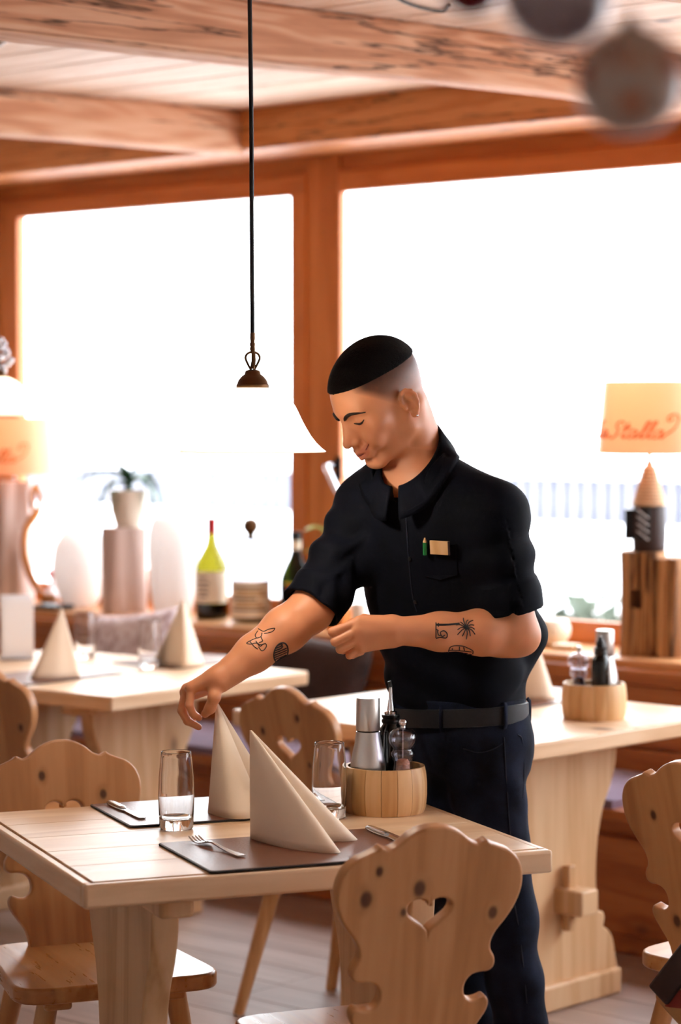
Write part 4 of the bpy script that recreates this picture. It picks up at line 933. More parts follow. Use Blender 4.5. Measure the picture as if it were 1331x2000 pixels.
# pillows on the bench
def pillow(name, label, px, z, w, h, mat, tilt, th=0.13, roll=0.0):
    a = (on_wall_n(px, 1250, -0.12) - WO).dot(WW); bm = bmesh.new(); bmesh.ops.create_grid(bm, x_segments=22, y_segments=22, size=0.5)
    top = bm.faces[:]
    for v in bm.verts:
        x, y = v.co.x * 2, v.co.y * 2; b = max(0.0, (1 - x ** 4) * (1 - y ** 4)) ** 0.5
        pinch = 1 - 0.07 * (1 - abs(x) ** 2) * (abs(y) ** 3); pinch2 = 1 - 0.07 * (1 - abs(y) ** 2) * (abs(x) ** 3)
        v.co = (x * w / 2 * pinch2, y * h / 2 * pinch, th / 2 * b + 0.004 * mnoise.noise(Vector((x * 2, y * 2, a))))
    me0 = bmesh.ops.duplicate(bm, geom=bm.verts[:] + bm.edges[:] + bm.faces[:])
    for v in [g for g in me0['geom'] if isinstance(g, bmesh.types.BMVert)]: v.co.z *= -1
    bmesh.ops.remove_doubles(bm, verts=bm.verts[:], dist=0.004)
    o = obj(name, mesh_of(bm, smooth=True), mat, None); o.matrix_basis = Matrix.Translation(wp(a, -0.048 - th / 2 - math.sin(tilt) * h / 2, z)) @ Matrix.Rotation(WANG, 4, 'Z') @ Matrix.Rotation(R(90) + tilt * -1, 4, 'X') @ Matrix.Rotation(roll, 4, 'Z'); return tag(o, label, 'pillow')
pillow('throw_pillow', 'pale pink-brown patterned pillow leaning on the bench back', 272, 0.665, 0.42, 0.36, 'pillow_print', R(14), 0.12, R(8))
pillow('fur_pillow', 'dark brown pillow on the bench behind the man\'s hands', 630, 0.63, 0.42, 0.36, 'fur_brown', R(14), 0.13, R(-4))

# ------------------------------------------------------------------ hanging baubles, ceiling cable, bag
def bauble(name, label, px, py, rpx, Y, mat):
    c = at_depth(px, py, Y); r = rpx / FPX * Y
    t = thing(name, label, 'ornament', c - Vector((0, 0, r)), random.random() * 3, 'hanging baubles')
    bm = bmesh.new(); bmesh.ops.create_uvsphere(bm, u_segments=40, v_segments=24, radius=r); obj('ball', mesh_of(bm, smooth=True), mat, t, (0, 0, r))
    obj('cap', lathe([(0, 2 * r - 0.002), (0.007, 2 * r - 0.002), (0.007, 2 * r + 0.006), (0.002, 2 * r + 0.008), (0, 2 * r + 0.008)], 16), 'bronze', t)
    obj('thread', tube([(0, 0, 2 * r + 0.005), (0, 0, CEIL - t.location.z + 0.002)], 0.0006, 6), 'black_cord', t); return t
bauble('bauble', 'white bauble with red and orange spots hanging near the ceiling', 1232, 158, 106, 1.70, 'bauble_print')
bauble('bauble', 'plain grey-white bauble hanging beside the spotted one', 1090, -12, 106, 1.72, 'bauble_grey')
bauble('bauble', 'dark red glossy bauble hanging beside the grey one', 922, -28, 60, 1.80, 'bauble_red')
cp = [on_level(740, -25, CEIL - 0.004), on_level(800, 8, CEIL - 0.006), on_level(862, 22, CEIL - 0.006), on_level(880, 8, CEIL - 0.003)]
tag(obj('ceiling_cable', tube(smooth_pts(cp, 6), 0.004, 8), 'black_cord'), 'thin dark cable running along the ceiling boards', 'cable')
bg = thing('shoulder_bag', 'dark bag with red and tan pattern hanging on the chair with pale-lit edges', 'bag', at_depth(1378, 2000, 4.35), R(-40))
def bag_mat():
    t = NT('bag_pattern'); tc = t.n('ShaderNodeTexCoord'); w = t.n('ShaderNodeTexVoronoi', i_Vector=tc.outputs['Object'], i_Scale=26.0)
    col = t.ramp(t.n('ShaderNodeSeparateColor', i_0=w.outputs['Color']).outputs[0], [(0.0, lin((24, 18, 16))), (0.35, lin((40, 26, 22))), (0.5, lin((150, 48, 36))), (0.8, lin((168, 128, 86)))]); t.link(col, t.p.inputs['Base Color']); t.p.inputs['Roughness'].default_value = 0.6
bag_mat()
obj('bag_body', box_mesh((0.20, 0.05, 0.20), 0.018, seg=4), 'bag_pattern', bg, (0.035, 0, 0.055), (0, R(38), 0)); obj('flap', box_mesh((0.205, 0.012, 0.05), 0.005), 'paint_dark', bg, (-0.02, -0.028, 0.125), (0, R(-52), 0))
bgi = (Matrix.Translation(bg.location) @ Matrix.Rotation(R(-40), 4, 'Z')).inverted(); ctop = Vector((0.752, 4.618, 0.812)); cdir = Vector((0.77, 0.64, 0)); cside = Vector((0.64, -0.77, 0))
sw = [ctop - cdir * 0.030 - Vector((0, 0, 0.12)), ctop - cdir * 0.024 - Vector((0, 0, 0.01)), ctop + Vector((0, 0, 0.012)), ctop + cdir * 0.024 - Vector((0, 0, 0.01)), ctop + cdir * 0.022 + cside * 0.045 - Vector((0, 0, 0.06)), ctop + cside * 0.058 - Vector((0, 0, 0.08)), ctop - cdir * 0.030 + cside * 0.045 - Vector((0, 0, 0.13))]
obj('strap', tube(smooth_pts([(0.045, 0, 0.16)] + [tuple(bgi @ p) for p in sw] + [(0.10, 0, 0.15)], 6), 0.008, 8, flat=0.4), 'paint_dark', bg)
# ------------------------------------------------------------------ the person
class Field:
    """dense distance field on a regular grid; shapes are blended in only near where they matter"""
    def __init__(s, lo, hi, h):
        s.lo = np.array(lo, float); s.h = h; s.n = np.ceil((np.array(hi) - s.lo) / h).astype(int) + 1
        s.d = np.full(tuple(s.n), 0.08, np.float32)
    def region(s, lo, hi, pad):
        a = np.clip(np.floor((np.array(lo) - pad - s.lo) / s.h).astype(int), 0, s.n); b = np.clip(np.ceil((np.array(hi) + pad - s.lo) / s.h).astype(int) + 1, 0, s.n)
        if np.any(b <= a): return None, None
        sl = tuple(slice(i, j) for i, j in zip(a, b))
        ax = [s.lo[k] + s.h * np.arange(a[k], b[k]) for k in range(3)]
        return sl, np.stack(np.meshgrid(*ax, indexing='ij'), -1)
    def put(s, fn, lo, hi, k=0.01, op='add'):
        sl, P = s.region(lo, hi, 0.035 + k)
        if sl is None: return
        n = fn(P).astype(np.float32); d = s.d[sl]
        if op == 'add':
            hh = np.clip(0.5 + 0.5 * (d - n) / k, 0, 1); s.d[sl] = d * (1 - hh) + n * hh - k * hh * (1 - hh)
        else:
            hh = np.clip(0.5 - 0.5 * (d + n) / k, 0, 1); s.d[sl] = d * (1 - hh) - n * hh + k * hh * (1 - hh)
    def mesh(s):
        d = s.d; nx, ny, nz = d.shape; ins = d < 0
        c = np.zeros((nx - 1, ny - 1, nz - 1), np.uint8)
        for i in (0, 1):
            for j in (0, 1):
                for k in (0, 1): c += ins[i:nx - 1 + i, j:ny - 1 + j, k:nz - 1 + k]
        cells = np.argwhere((c > 0) & (c < 8)); ids = np.full(c.shape, -1, np.int32); ids[tuple(cells.T)] = np.arange(len(cells))
        acc = np.zeros((len(cells), 3)); cnt = np.zeros(len(cells))
        corners = [(i, j, k) for i in (0, 1) for j in (0, 1) for k in (0, 1)]
        val = {q: d[cells[:, 0] + q[0], cells[:, 1] + q[1], cells[:, 2] + q[2]].astype(float) for q in corners}
        for a in corners:
            for ax in range(3):
                if a[ax] == 1: continue
                b = tuple(a[m] + (1 if m == ax else 0) for m in range(3)); va, vb = val[a], val[b]; x = (va < 0) != (vb < 0)
                t = np.where(x, va / np.where(x, va - vb, 1), 0); p = np.tile(np.array(a, float), (len(cells), 1)); p[:, ax] += t
                acc[x] += p[x]; cnt[x] += 1
        V = s.lo + s.h * (cells + acc / cnt[:, None]); Fs = []
        for ax in range(3):
            e = np.argwhere(np.diff(ins.astype(np.int8), axis=ax) != 0); u, v = (ax + 1) % 3, (ax + 2) % 3
            ok = (e[:, u] > 0) & (e[:, v] > 0) & (e[:, u] < s.n[u] - 1) & (e[:, v] < s.n[v] - 1); e = e[ok]
            def cid(du, dv):
                q = e.copy(); q[:, u] -= du; q[:, v] -= dv; return ids[tuple(q.T)]
            quad = np.stack([cid(1, 1), cid(0, 1), cid(0, 0), cid(1, 0)], 1); flip = ~ins[tuple(e.T)]
            quad[flip] = quad[flip][:, ::-1]; Fs.append(quad)
        Q = np.concatenate(Fs); me = bpy.data.meshes.new('m')
        me.vertices.add(len(V)); me.vertices.foreach_set('co', V.astype(np.float32).ravel())
        me.loops.add(len(Q) * 4); me.loops.foreach_set('vertex_index', Q.astype(np.int32).ravel())
        me.polygons.add(len(Q)); me.polygons.foreach_set('loop_start', np.arange(0, len(Q) * 4, 4, dtype=np.int32)); me.polygons.foreach_set('loop_total', np.full(len(Q), 4, np.int32))
        me.update(calc_edges=True); me.validate(); me.polygons.foreach_set('use_smooth', np.ones(len(me.polygons), bool)); return me, V
def relax(me, it=2, f=0.5):
    """Laplacian smoothing of a mesh"""
    nV = len(me.vertices); co = np.empty(nV * 3, np.float32); me.vertices.foreach_get('co', co); co = co.reshape(-1, 3).astype(float)
    ed = np.empty(len(me.edges) * 2, np.int32); me.edges.foreach_get('vertices', ed); ed = ed.reshape(-1, 2)
    dg = np.bincount(ed.ravel(), minlength=nV)[:, None]
    for i in range(it * 2):
        s = np.zeros_like(co); np.add.at(s, ed[:, 0], co[ed[:, 1]]); np.add.at(s, ed[:, 1], co[ed[:, 0]])
        co += (f if i % 2 == 0 else -f * 1.04) * (s / np.maximum(dg, 1) - co)
    me.vertices.foreach_set('co', co.astype(np.float32).ravel()); me.update(); return co
def A3(v): return np.array(v, float)
def cone(a, b, ra, rb):
    a, b = A3(a), A3(b); ab = b - a; L2 = ab @ ab
    def f(P):
        t = np.clip(((P - a) @ ab) / L2, 0, 1); return np.linalg.norm(P - a - t[..., None] * ab, axis=-1) - (ra + (rb - ra) * t)
    m = max(ra, rb); return f, np.minimum(a, b) - m, np.maximum(a, b) + m
def ell(c, M3, r):
    """ellipsoid at c with axes = rows of M3 and radii r"""
    c, M3, r = A3(c), A3(M3), A3(r)
    def f(P):
        q = ((P - c) @ M3.T) / r; k0 = np.linalg.norm(q, axis=-1); k1 = np.linalg.norm(q / r, axis=-1); return k0 * (k0 - 1) / np.maximum(k1, 1e-6)
    m = max(r); return f, c - m, c + m
def add(F, sh, k=0.01, op='add'): F.put(sh[0], sh[1], sh[2], k, op)
def chain(F, pts, rad, k=0.006):
    for i in range(len(pts) - 1): add(F, cone(pts[i], pts[i + 1], rad[i], rad[i + 1]), k)
def PD(px, py, y): return A3(at_depth(px, py, y))

phi = R(40)
BF = A3((-math.sin(phi), -math.cos(phi), 0)); BL = A3((math.cos(phi), -math.sin(phi), 0)); BU = A3((0, 0, 1))
PEL = PD(896, 1375, 4.97); NB = PD(808, 882, 4.872)
# head frame
hp_p, hp_a = R(34), R(29)
HF = A3((-math.cos(hp_p) * math.cos(hp_a), -math.cos(hp_p) * math.sin(hp_a), -math.sin(hp_p)))
HU = A3((-math.sin(hp_p) * math.cos(hp_a), -math.sin(hp_p) * math.sin(hp_a), math.cos(hp_p)))
HL = np.cross(HU, HF); HC = PD(745, 777, 4.84); HM = np.stack([HL, HF, HU])
HS = 1.0
def hw(l, f, u): return HC + HS * (HL * l + HF * f + HU * u)
def hl(P): return (np.asarray(P) - HC) @ HM.T / HS
def torso_fn(secs, grow=0.0, pw=2.2, zlo=0.85, zhi=1.52, fold=None):
    zs = np.array([q[0] for q in secs]); aa = np.array([q[1] for q in secs]); bb = np.array([q[2] for q in secs])
    def f(P):
        z = P[..., 2]; t = np.clip((z - PEL[2]) / (NB[2] - PEL[2]), -0.3, 1.1)
        cx = PEL[0] + (NB[0] - PEL[0]) * t; cy = PEL[1] + (NB[1] - PEL[1]) * t
        dx, dy = P[..., 0] - cx, P[..., 1] - cy; u = dx * BL[0] + dy * BL[1]; v = dx * BF[0] + dy * BF[1]
        a = np.interp(z, zs, aa) + grow; b = np.interp(z, zs, bb) + grow
        e = (np.abs(u / a) ** pw + np.abs(v / b) ** pw) ** (1 / pw); d = (e - 1) * np.minimum(a, b) * 0.95
        if fold is not None: d = d + fold(P, u, v, z)
        return np.maximum(d, np.maximum(zlo - z, z - zhi))
    c = (PEL + NB) / 2; return f, A3((c[0] - 0.3, c[1] - 0.3, zlo - 0.02)), A3((c[0] + 0.3, c[1] + 0.3, zhi + 0.02))
SECS = [(0.86, .146, .106), (0.94, .146, .104), (1.00, .154, .108), (1.06, .160, .111), (1.15, .167, .113), (1.25, .180, .118), (1.33, .182, .114), (1.385, .168, .100), (1.425, .130, .086), (1.455, .085, .072), (1.50, .062, .062)]

# joints
R_SH, R_EL, R_WR = PD(722, 992, 4.97), PD(607, 1192, 4.84), PD(428, 1328, 4.752)
L_SH, L_EL, L_WR = PD(964, 1004, 4.785), PD(1008, 1236, 4.80), PD(768, 1232, 4.712)

def build_body():
    lo = np.minimum.reduce([PD(340, 1440, 4.6), A3((-.36, 4.58, 0.90))]); hi = A3((0.47, 5.16, 1.74))
    lo = A3((-.37, 4.60, 0.895))
    F = Field(lo, hi, 0.0024)
    # trunk, neck
    add(F, torso_fn(SECS, -0.022, zlo=0.90, zhi=1.47), 0.01)
    add(F, cone(NB + A3((0.01, 0.02, -0.04)), hw(0, -0.022, -0.045), 0.053, 0.052), 0.02)
    # upper arms and forearms
    chain(F, [R_SH, R_EL], [0.052, 0.043], 0.03); chain(F, [L_SH, L_EL], [0.052, 0.043], 0.03)
    def forearm(el, wr, fl):
        el, wr = A3(el), A3(wr); m = el + (wr - el) * 0.28; m2 = el + (wr - el) * 0.62
        chain(F, [el, m, m2, wr], [0.0425, 0.0435, 0.0355, 0.0265], 0.02)
    forearm(R_EL, R_WR, 0); forearm(L_EL, L_WR, 0)
    add(F, cone(L_EL + A3((0.014, 0.0, -0.010)), L_EL + A3((-.03, 0, -.012)), 0.030, 0.034), 0.02)
    # wrists widen into the hands
    def hand(wr_a, wr_b, mcps, fingers, thumb, fr, base_r=0.0145):
        n = len(mcps)
        for i, m in enumerate(mcps):
            w = A3(wr_a) + (A3(wr_b) - A3(wr_a)) * i / (n - 1); add(F, cone(w, m, base_r + 0.004, 0.0118), 0.014)
        for (pts, r) in fingers: chain(F, pts, [q * 0.91 for q in r], 0.0024)
        chain(F, thumb[0], thumb[1], 0.007)
        for i, m in enumerate(mcps): add(F, cone(m, A3(m) + 0.0001, 0.0108, 0.0108), 0.005)
    fr = [0.0098, 0.0094, 0.0084, 0.0074]; fm = [0.0100, 0.0095, 0.0085, 0.0075]; fs = [0.0088, 0.0080, 0.0072, 0.0064]
    def pd(*l): return [PD(*q) for q in l]
    # right hand, pinching the napkin tip
    dy = 0.012
    mc = pd((374, 1343, 4.737 + dy), (366, 1346, 4.758 + dy), (363, 1352, 4.779 + dy), (366, 1360, 4.799 + dy))
    hand(PD(424, 1322, 4.738 + dy), PD(424, 1332, 4.776 + dy), mc,
         [([mc[0]] + pd((370, 1377, 4.729 + dy), (377, 1394, 4.737 + dy), (389, 1402, 4.748 + dy)), fr),
          ([mc[1]] + pd((357, 1387, 4.753 + dy), (367, 1408, 4.757 + dy), (388, 1420, 4.764 + dy)), fm),
          ([mc[2]] + pd((355, 1388, 4.776 + dy), (366, 1409, 4.779 + dy), (383, 1417, 4.782 + dy)), fr),
          ([mc[3]] + pd((359, 1383, 4.800 + dy), (367, 1399, 4.801 + dy), (378, 1407, 4.801 + dy)), fs)],
         (pd((420, 1336, 4.736 + dy), (419, 1361, 4.720 + dy), (411, 1383, 4.727 + dy), (401, 1394, 4.737 + dy)), [0.0155, 0.0118, 0.0105, 0.0082]), fr)
    # left hand, loosely closed in front of the belly
    mc = pd((702, 1215, 4.695), (699, 1232, 4.690), (701, 1249, 4.693), (706, 1264, 4.700))
    hand(PD(764, 1222, 4.712), PD(764, 1244, 4.716), mc,
         [([mc[0]] + pd((650, 1234, 4.690), (652, 1239, 4.722), (676, 1237, 4.736)), [0.0102, 0.0100, 0.0088, 0.0076]),
          ([mc[1]] + pd((655, 1253, 4.687), (659, 1257, 4.720), (683, 1254, 4.735)), [0.0104, 0.0100, 0.0088, 0.0076]),
          ([mc[2]] + pd((665, 1268, 4.690), (670, 1270, 4.721), (692, 1266, 4.735)), [0.0100, 0.0096, 0.0085, 0.0074]),
          ([mc[3]] + pd((683, 1280, 4.698), (689, 1280, 4.722), (707, 1274, 4.734)), [0.0090, 0.0084, 0.0075, 0.0066])],
         (pd((748, 1216, 4.730), (712, 1212, 4.745), (688, 1220, 4.752), (670, 1228, 4.750)), [0.0150, 0.0118, 0.0105, 0.0085]), fr, 0.0165)
    # ---- head
    E = lambda l, f, u, r, k=0.01, op='add': add(F, ell(hw(l, f, u), HM, A3(r) * HS), k * HS, op)
    Cn = lambda a, b, ra, rb, k=0.008, op='add': add(F, cone(hw(*a), hw(*b), ra * HS, rb * HS), k * HS, op)
    E(0, -0.010, 0.036, (0.0745, 0.0935, 0.0800), 0.01)                # cranium
    E(0, 0.030, 0.020, (0.0660, 0.0655, 0.0700), 0.025)                # forehead and upper face
    E(0, 0.030, -0.045, (0.0560, 0.0540, 0.0580), 0.03)                # lower face
    for s in (-1, 1):
        Cn((s * 0.0560, -0.006, -0.020), (s * 0.0520, 0.004, -0.066), 0.016, 0.0135, 0.02)      # ramus of the jaw
        Cn((s * 0.0520, 0.004, -0.066), (s * 0.0160, 0.078, -0.097), 0.0135, 0.0145, 0.02)      # jaw line
        E(s * 0.0470, 0.058, -0.020, (0.0190, 0.0200, 0.0160), 0.022)                          # cheekbone
        E(s * 0.0340, 0.074, -0.046, (0.0170, 0.0160, 0.0180), 0.020)                          # smiling cheek
        Cn((s * 0.0100, 0.0880, 0.0215), (s * 0.0440, 0.0735, 0.0215), 0.0080, 0.0070, 0.014)   # brow ridge
        E(s * 0.0330, 0.0985, 0.0035, (0.0150, 0.0150, 0.0105), 0.012, 'sub')                   # eye socket
        E(s * 0.0315, 0.0735, 0.0020, (0.0138, 0.0125, 0.0120), 0.004)                          # lidded eyeball
    E(0, 0.0820, -0.0960, (0.0190, 0.0150, 0.0145), 0.014)             # chin
    Cn((0, 0.0760, 0.0140), (0, 0.0960, -0.0300), 0.0115, 0.0150, 0.012)   # root of the nose
    Cn((0, 0.0890, 0.0150), (0, 0.1130, -0.0290), 0.0065, 0.0080, 0.010)   # nose bridge
    E(0, 0.1150, -0.0345, (0.0098, 0.0100, 0.0088), 0.006)             # nose tip
    for s in (-1, 1): E(s * 0.0125, 0.1020, -0.0380, (0.0072, 0.0110, 0.0075), 0.005); E(s * 0.0068, 0.1080, -0.0450, (0.0034, 0.0055, 0.0032), 0.003, 'sub')
    E(0, 0.0920, -0.0650, (0.0300, 0.0150, 0.0190), 0.016)             # muzzle
    up = [hw(-0.0345, 0.0770, -0.0490), hw(-0.0160, 0.0990, -0.0608), hw(0, 0.1055, -0.0612), hw(0.0160, 0.0990, -0.0608), hw(0.0345, 0.0770, -0.0490)]
    lw = [hw(-0.0335, 0.0765, -0.0515), hw(-0.0160, 0.0965, -0.0710), hw(0, 0.1020, -0.0745), hw(0.0160, 0.0965, -0.0710), hw(0.0335, 0.0765, -0.0515)]
    chain(F, up, [0.0026, 0.0044, 0.0047, 0.0044, 0.0026], 0.004); chain(F, lw, [0.0026, 0.0050, 0.0060, 0.0050, 0.0026], 0.004)
    gr = [hw(-0.0370, 0.0770, -0.0475), hw(-0.0165, 0.1020, -0.0655), hw(0, 0.1095, -0.0675), hw(0.0165, 0.1020, -0.0655), hw(0.0370, 0.0770, -0.0475)]
    for i in range(4): add(F, cone(gr[i], gr[i + 1], 0.0022, 0.0022), 0.002, 'sub')
    for s in (-1, 1): Cn((s * 0.0210, 0.0960, -0.0400), (s * 0.0400, 0.0790, -0.0640), 0.0022, 0.0022, 0.006, 'sub'); E(s * 0.0385, 0.0735, -0.0500, (0.0100, 0.0110, 0.0130), 0.012)   # smile fold
    E(0, 0.0980, -0.0860, (0.0200, 0.0080, 0.0045), 0.008, 'sub')      # fold under the lip
    for s in (-1, 1):  # ears: thin shell, rolled rim, inner ridge, tragus, lobe
        def ep(f, u, o=0.0): return hw(s * (0.0765 + 0.40 * (0.013 - f) + o), f - 0.010, u - 0.019)
        en = HL * 0.90 * s + HF * 0.42; en = en / np.linalg.norm(en); et = np.cross(HU, en); ea = np.stack([en, et, HU])
        add(F, ell(ep(-0.001, 0.004, -0.003), ea, (0.0042, 0.0150, 0.0255)), 0.006)
        rim = [ep(*q) for q in ((0.014, 0.004), (0.0125, 0.016), (0.006, 0.0255), (-0.004, 0.0275), (-0.0125, 0.0205), (-0.0160, 0.009), (-0.0140, -0.004), (-0.0090, -0.015), (-0.0030, -0.0225))]
        chain(F, rim, [0.0030, 0.0034, 0.0036, 0.0036, 0.0036, 0.0034, 0.0032, 0.0036, 0.0045], 0.003)
        chain(F, [ep(0.002, 0.017, -0.001), ep(-0.005, 0.010, -0.0005), ep(-0.0065, 0.000, 0), ep(-0.002, -0.010, 0)], [0.0020, 0.0026, 0.0028, 0.0026], 0.003)
        add(F, ell(ep(0.003, -0.0235, 0.000), ea, (0.0048, 0.0078, 0.0085)), 0.004)
        add(F, ell(ep(0.004, -0.001, 0.0025), ea, (0.0058, 0.0060, 0.0088)), 0.003, 'sub'); add(F, ell(ep(0.0125, -0.004, 0.0015), ea, (0.0034, 0.0040, 0.0062)), 0.003)
    Cn((0, -0.038, -0.015), (0, -0.026, -0.120), 0.045, 0.041, 0.03)   # nape
    # neck muscle running from behind the ear to the collar bone
    Cn((0.050, -0.034, -0.040), (0.026, 0.010, -0.160), 0.013, 0.011, 0.025); Cn((-0.050, -0.034, -0.040), (-0.026, 0.010, -0.160), 0.013, 0.011, 0.025)
    E(0, 0.010, -0.118, (0.0120, 0.0120, 0.0140), 0.02)
    me, V = F.mesh(); co = relax(me, 1, 0.4); return me, co
body_me, bco = build_body()

# colour of the skin itself: stubble of the clipped sides, lips, ruddy cheeks and knuckles
q = hl(bco); l_, f_, u_ = q[:, 0], q[:, 1], q[:, 2]
inhead = (np.abs(l_) < 0.1) & (np.abs(f_) < 0.14) & (u_ > -0.14) & (u_ < 0.16)
def sstep(x, a, b): t = np.clip((x - a) / (b - a), 0, 1); return t * t * (3 - 2 * t)
skin = np.tile(np.array(lin((212, 146, 106))[:3]), (len(bco), 1))
skin = skin * (1 + 0.05 * np.sin(bco[:, :1] * 90) * np.sin(bco[:, 2:3] * 110))
# front edge of the clipped area sweeps from temple to sideburn
front = 0.062 - 0.9 * np.clip(0.055 - u_, 0, 0.08)
stub = inhead * sstep(f_, front + 0.008, front - 0.016) * sstep(u_, -0.045 + np.interp(f_, [-0.06, 0.0], [-0.002, 0.020]), 0.058) * sstep(np.abs(l_), 0.0825, 0.0790) * (f_ < 0.085)
stub = stub * (1 - sstep(u_, 0.09, 0.10) * 0)
lz = -0.0668 + 14.0 * l_ ** 2
lip = inhead * sstep(np.abs(l_), 0.033, 0.028) * sstep(f_, 0.076, 0.086) * sstep(u_ - lz, -0.0145, -0.0105) * sstep(u_ - lz, 0.0105, 0.0075)
cheek = inhead * np.exp(-(((np.abs(l_) - 0.045) / 0.02) ** 2 + ((f_ - 0.07) / 0.03) ** 2 + ((u_ + 0.035) / 0.022) ** 2))
nose = inhead * np.exp(-((l_ / 0.016) ** 2 + ((f_ - 0.115) / 0.02) ** 2 + ((u_ + 0.035) / 0.016) ** 2))
def blend(base, col, w): return base * (1 - w[:, None]) + np.array(lin(col)[:3]) * w[:, None]
skin = blend(skin, (28, 22, 22), stub ** 0.5 * 0.95); skin = blend(skin, (176, 84, 74), lip * 0.5); skin = blend(skin, (208, 118, 92), np.clip(cheek * 0.2 + nose * 0.2, 0, 1))
ca = body_me.color_attributes.new('skin', 'FLOAT_COLOR', 'POINT'); ca.data.foreach_set('color', np.concatenate([np.clip(skin, 0, 1), np.ones((len(bco), 1))], 1).astype(np.float32).ravel())
def skin_mat():
    t = NT('skin'); va = t.n('ShaderNodeVertexColor', layer_name='skin'); tc = t.n('ShaderNodeTexCoord')
    nz = t.n('ShaderNodeTexNoise', i_Vector=tc.outputs['Object'], i_Scale=70.0, i_Detail=4.0)
    t.link(t.mix(t.math('MULTIPLY', nz.outputs[0], 0.18), va.outputs[0], lin((196, 112, 84))), t.p.inputs['Base Color'])
    t.p.inputs['Roughness'].default_value = 0.48; t.p.inputs['Specular IOR Level'].default_value = 0.4
    t.p.inputs['Subsurface Weight'].default_value = 0.22; t.p.inputs['Subsurface Radius'].default_value = (1.0, 0.35, 0.2); t.p.inputs['Subsurface Scale'].default_value = 0.006
    n2 = t.n('ShaderNodeTexNoise', i_Vector=tc.outputs['Object'], i_Scale=420.0, i_Detail=2.0); t.bump(n2.outputs[0], 0.08, 0.001)
skin_mat()
plain('hair', (11, 9, 10), 0.75, spec=0.12, var=0.3, bump=1.0, bscale=520); plain('brow', (34, 24, 22), 0.7); plain('lash', (26, 18, 18), 0.6); plain('teeth', (236, 226, 214), 0.3); plain('mouth_dark', (136, 64, 58), 0.5); plain('nail', (226, 176, 150), 0.25); plain('ink', (34, 36, 40), 0.6, var=0.15)
def cloth(name, rgb, rgb2, rough, scale=900, sheen=0.1, spec=0.3):
    t = NT(name); tc = t.n('ShaderNodeTexCoord'); nz = t.n('ShaderNodeTexNoise', i_Vector=tc.outputs['Object'], i_Scale=16.0, i_Detail=5.0); n2 = t.n('ShaderNodeTexNoise', i_Vector=tc.outputs['Object'], i_Scale=float(scale), i_Detail=2.0)
    f = t.math('ADD', t.math('MULTIPLY', nz.outputs[0], 0.7), t.math('MULTIPLY', n2.outputs[0], 0.4)); t.link(t.ramp(f, [(0.35, lin(rgb)), (0.75, lin(rgb2))]), t.p.inputs['Base Color'])
    t.p.inputs['Roughness'].default_value = rough; t.p.inputs['Sheen Weight'].default_value = sheen; t.p.inputs['Specular IOR Level'].default_value = spec; t.bump(n2.outputs[0], 0.15, 0.001)
cloth('shirt_cloth', (4, 6, 11), (9, 12, 26), 0.8, sheen=0.0, spec=0.12); cloth('jeans_cloth', (12, 14, 21), (30, 38, 60), 0.9, 700, sheen=0.0, spec=0.15); cloth('belt_leather', (16, 17, 20), (30, 32, 38), 0.5, 300); plain('seam', (28, 34, 52), 0.8); plain('shoe', (18, 16, 16), 0.5); plain('sole', (30, 30, 30), 0.8)

foot0 = PD(985, 2300, 5.0); person = thing('person', 'person in a dark navy shirt and jeans leaning to set a napkin', 'person', (foot0[0] - 0.03, foot0[1], 0), 0)
PINV = Matrix.Translation(-person.location)
def pobj(name, me, mat, parent=None):
    if parent is None: me.transform(PINV)
    else: me.transform(PINV)
    return obj(name, me, mat, person if parent is None else parent)
from mathutils.bvhtree import BVHTree
def bvh(me): return BVHTree.FromPolygons([v.co[:] for v in me.vertices], [p.vertices[:] for p in me.polygons])
body_bvh = bvh(body_me)
CAM0 = Vector((0, 0, EYE))
def skin_hit(px, py, lift=0.0006, tree=None):
    h = (tree or body_bvh).ray_cast(CAM0, sight(px, py).normalized()); return None if h[0] is None else h[0] + h[1] * lift
def face_hit(l, u, lift=0.0008):
    h = body_bvh.ray_cast(Vector(hw(l, 0.2, u)), Vector(-HF)); return h[0] + h[1] * lift
def side_hit(f, u, lift, s=1):
    h = body_bvh.ray_cast(Vector(hw(s * 0.2, f, u)), Vector(-HL * s)); return h[0] + h[1] * lift

# hair: cap over the crown, cut off along the hair line
def build_hair():
    c = hw(0, -0.01, 0.05); F = Field(c - 0.135, c + 0.135, 0.0024)
    add(F, ell(hw(0, -0.010, 0.036), HM, (0.0795, 0.0985, 0.0868)), 0.01); add(F, ell(hw(0, 0.030, 0.020), HM, (0.0700, 0.0690, 0.0765)), 0.025)
    sl, P = F.region(c - 0.135, c + 0.135, 0); Q = hl(P); l, f, u = Q[..., 0], Q[..., 1], Q[..., 2]
    # hair line: low over the brow, rising along the temple, high round the back
    line = np.where(f > 0.03, 0.060 + 0.012 * np.clip((f - 0.03) / 0.06, 0, 1) ** 2, 0.060 + 0.0 * f) - 0.0 * l
    line = np.interp(f, [-0.11, -0.08, -0.03, 0.03, 0.06, 0.085, 0.12], [0.048, 0.048, 0.054, 0.061, 0.064, 0.067, 0.066])
    s = F.d[sl]; F.d[sl] = np.maximum(s + 0.0008 * np.sin(P[..., 0] * 900) * np.sin(P[..., 1] * 830) * np.sin(P[..., 2] * 870), (line - u) * 0.9).astype(np.float32)
    me, V = F.mesh(); relax(me, 1, 0.4); return me
pb = pobj('body', body_me, 'skin'); hair = pobj('hair', build_hair(), 'hair', None)
def curve_part(name, pts, rad, mat, parent=None, flat=1.0):
    return pobj(name, tube(pts, rad, 8, flat=flat), mat, parent)
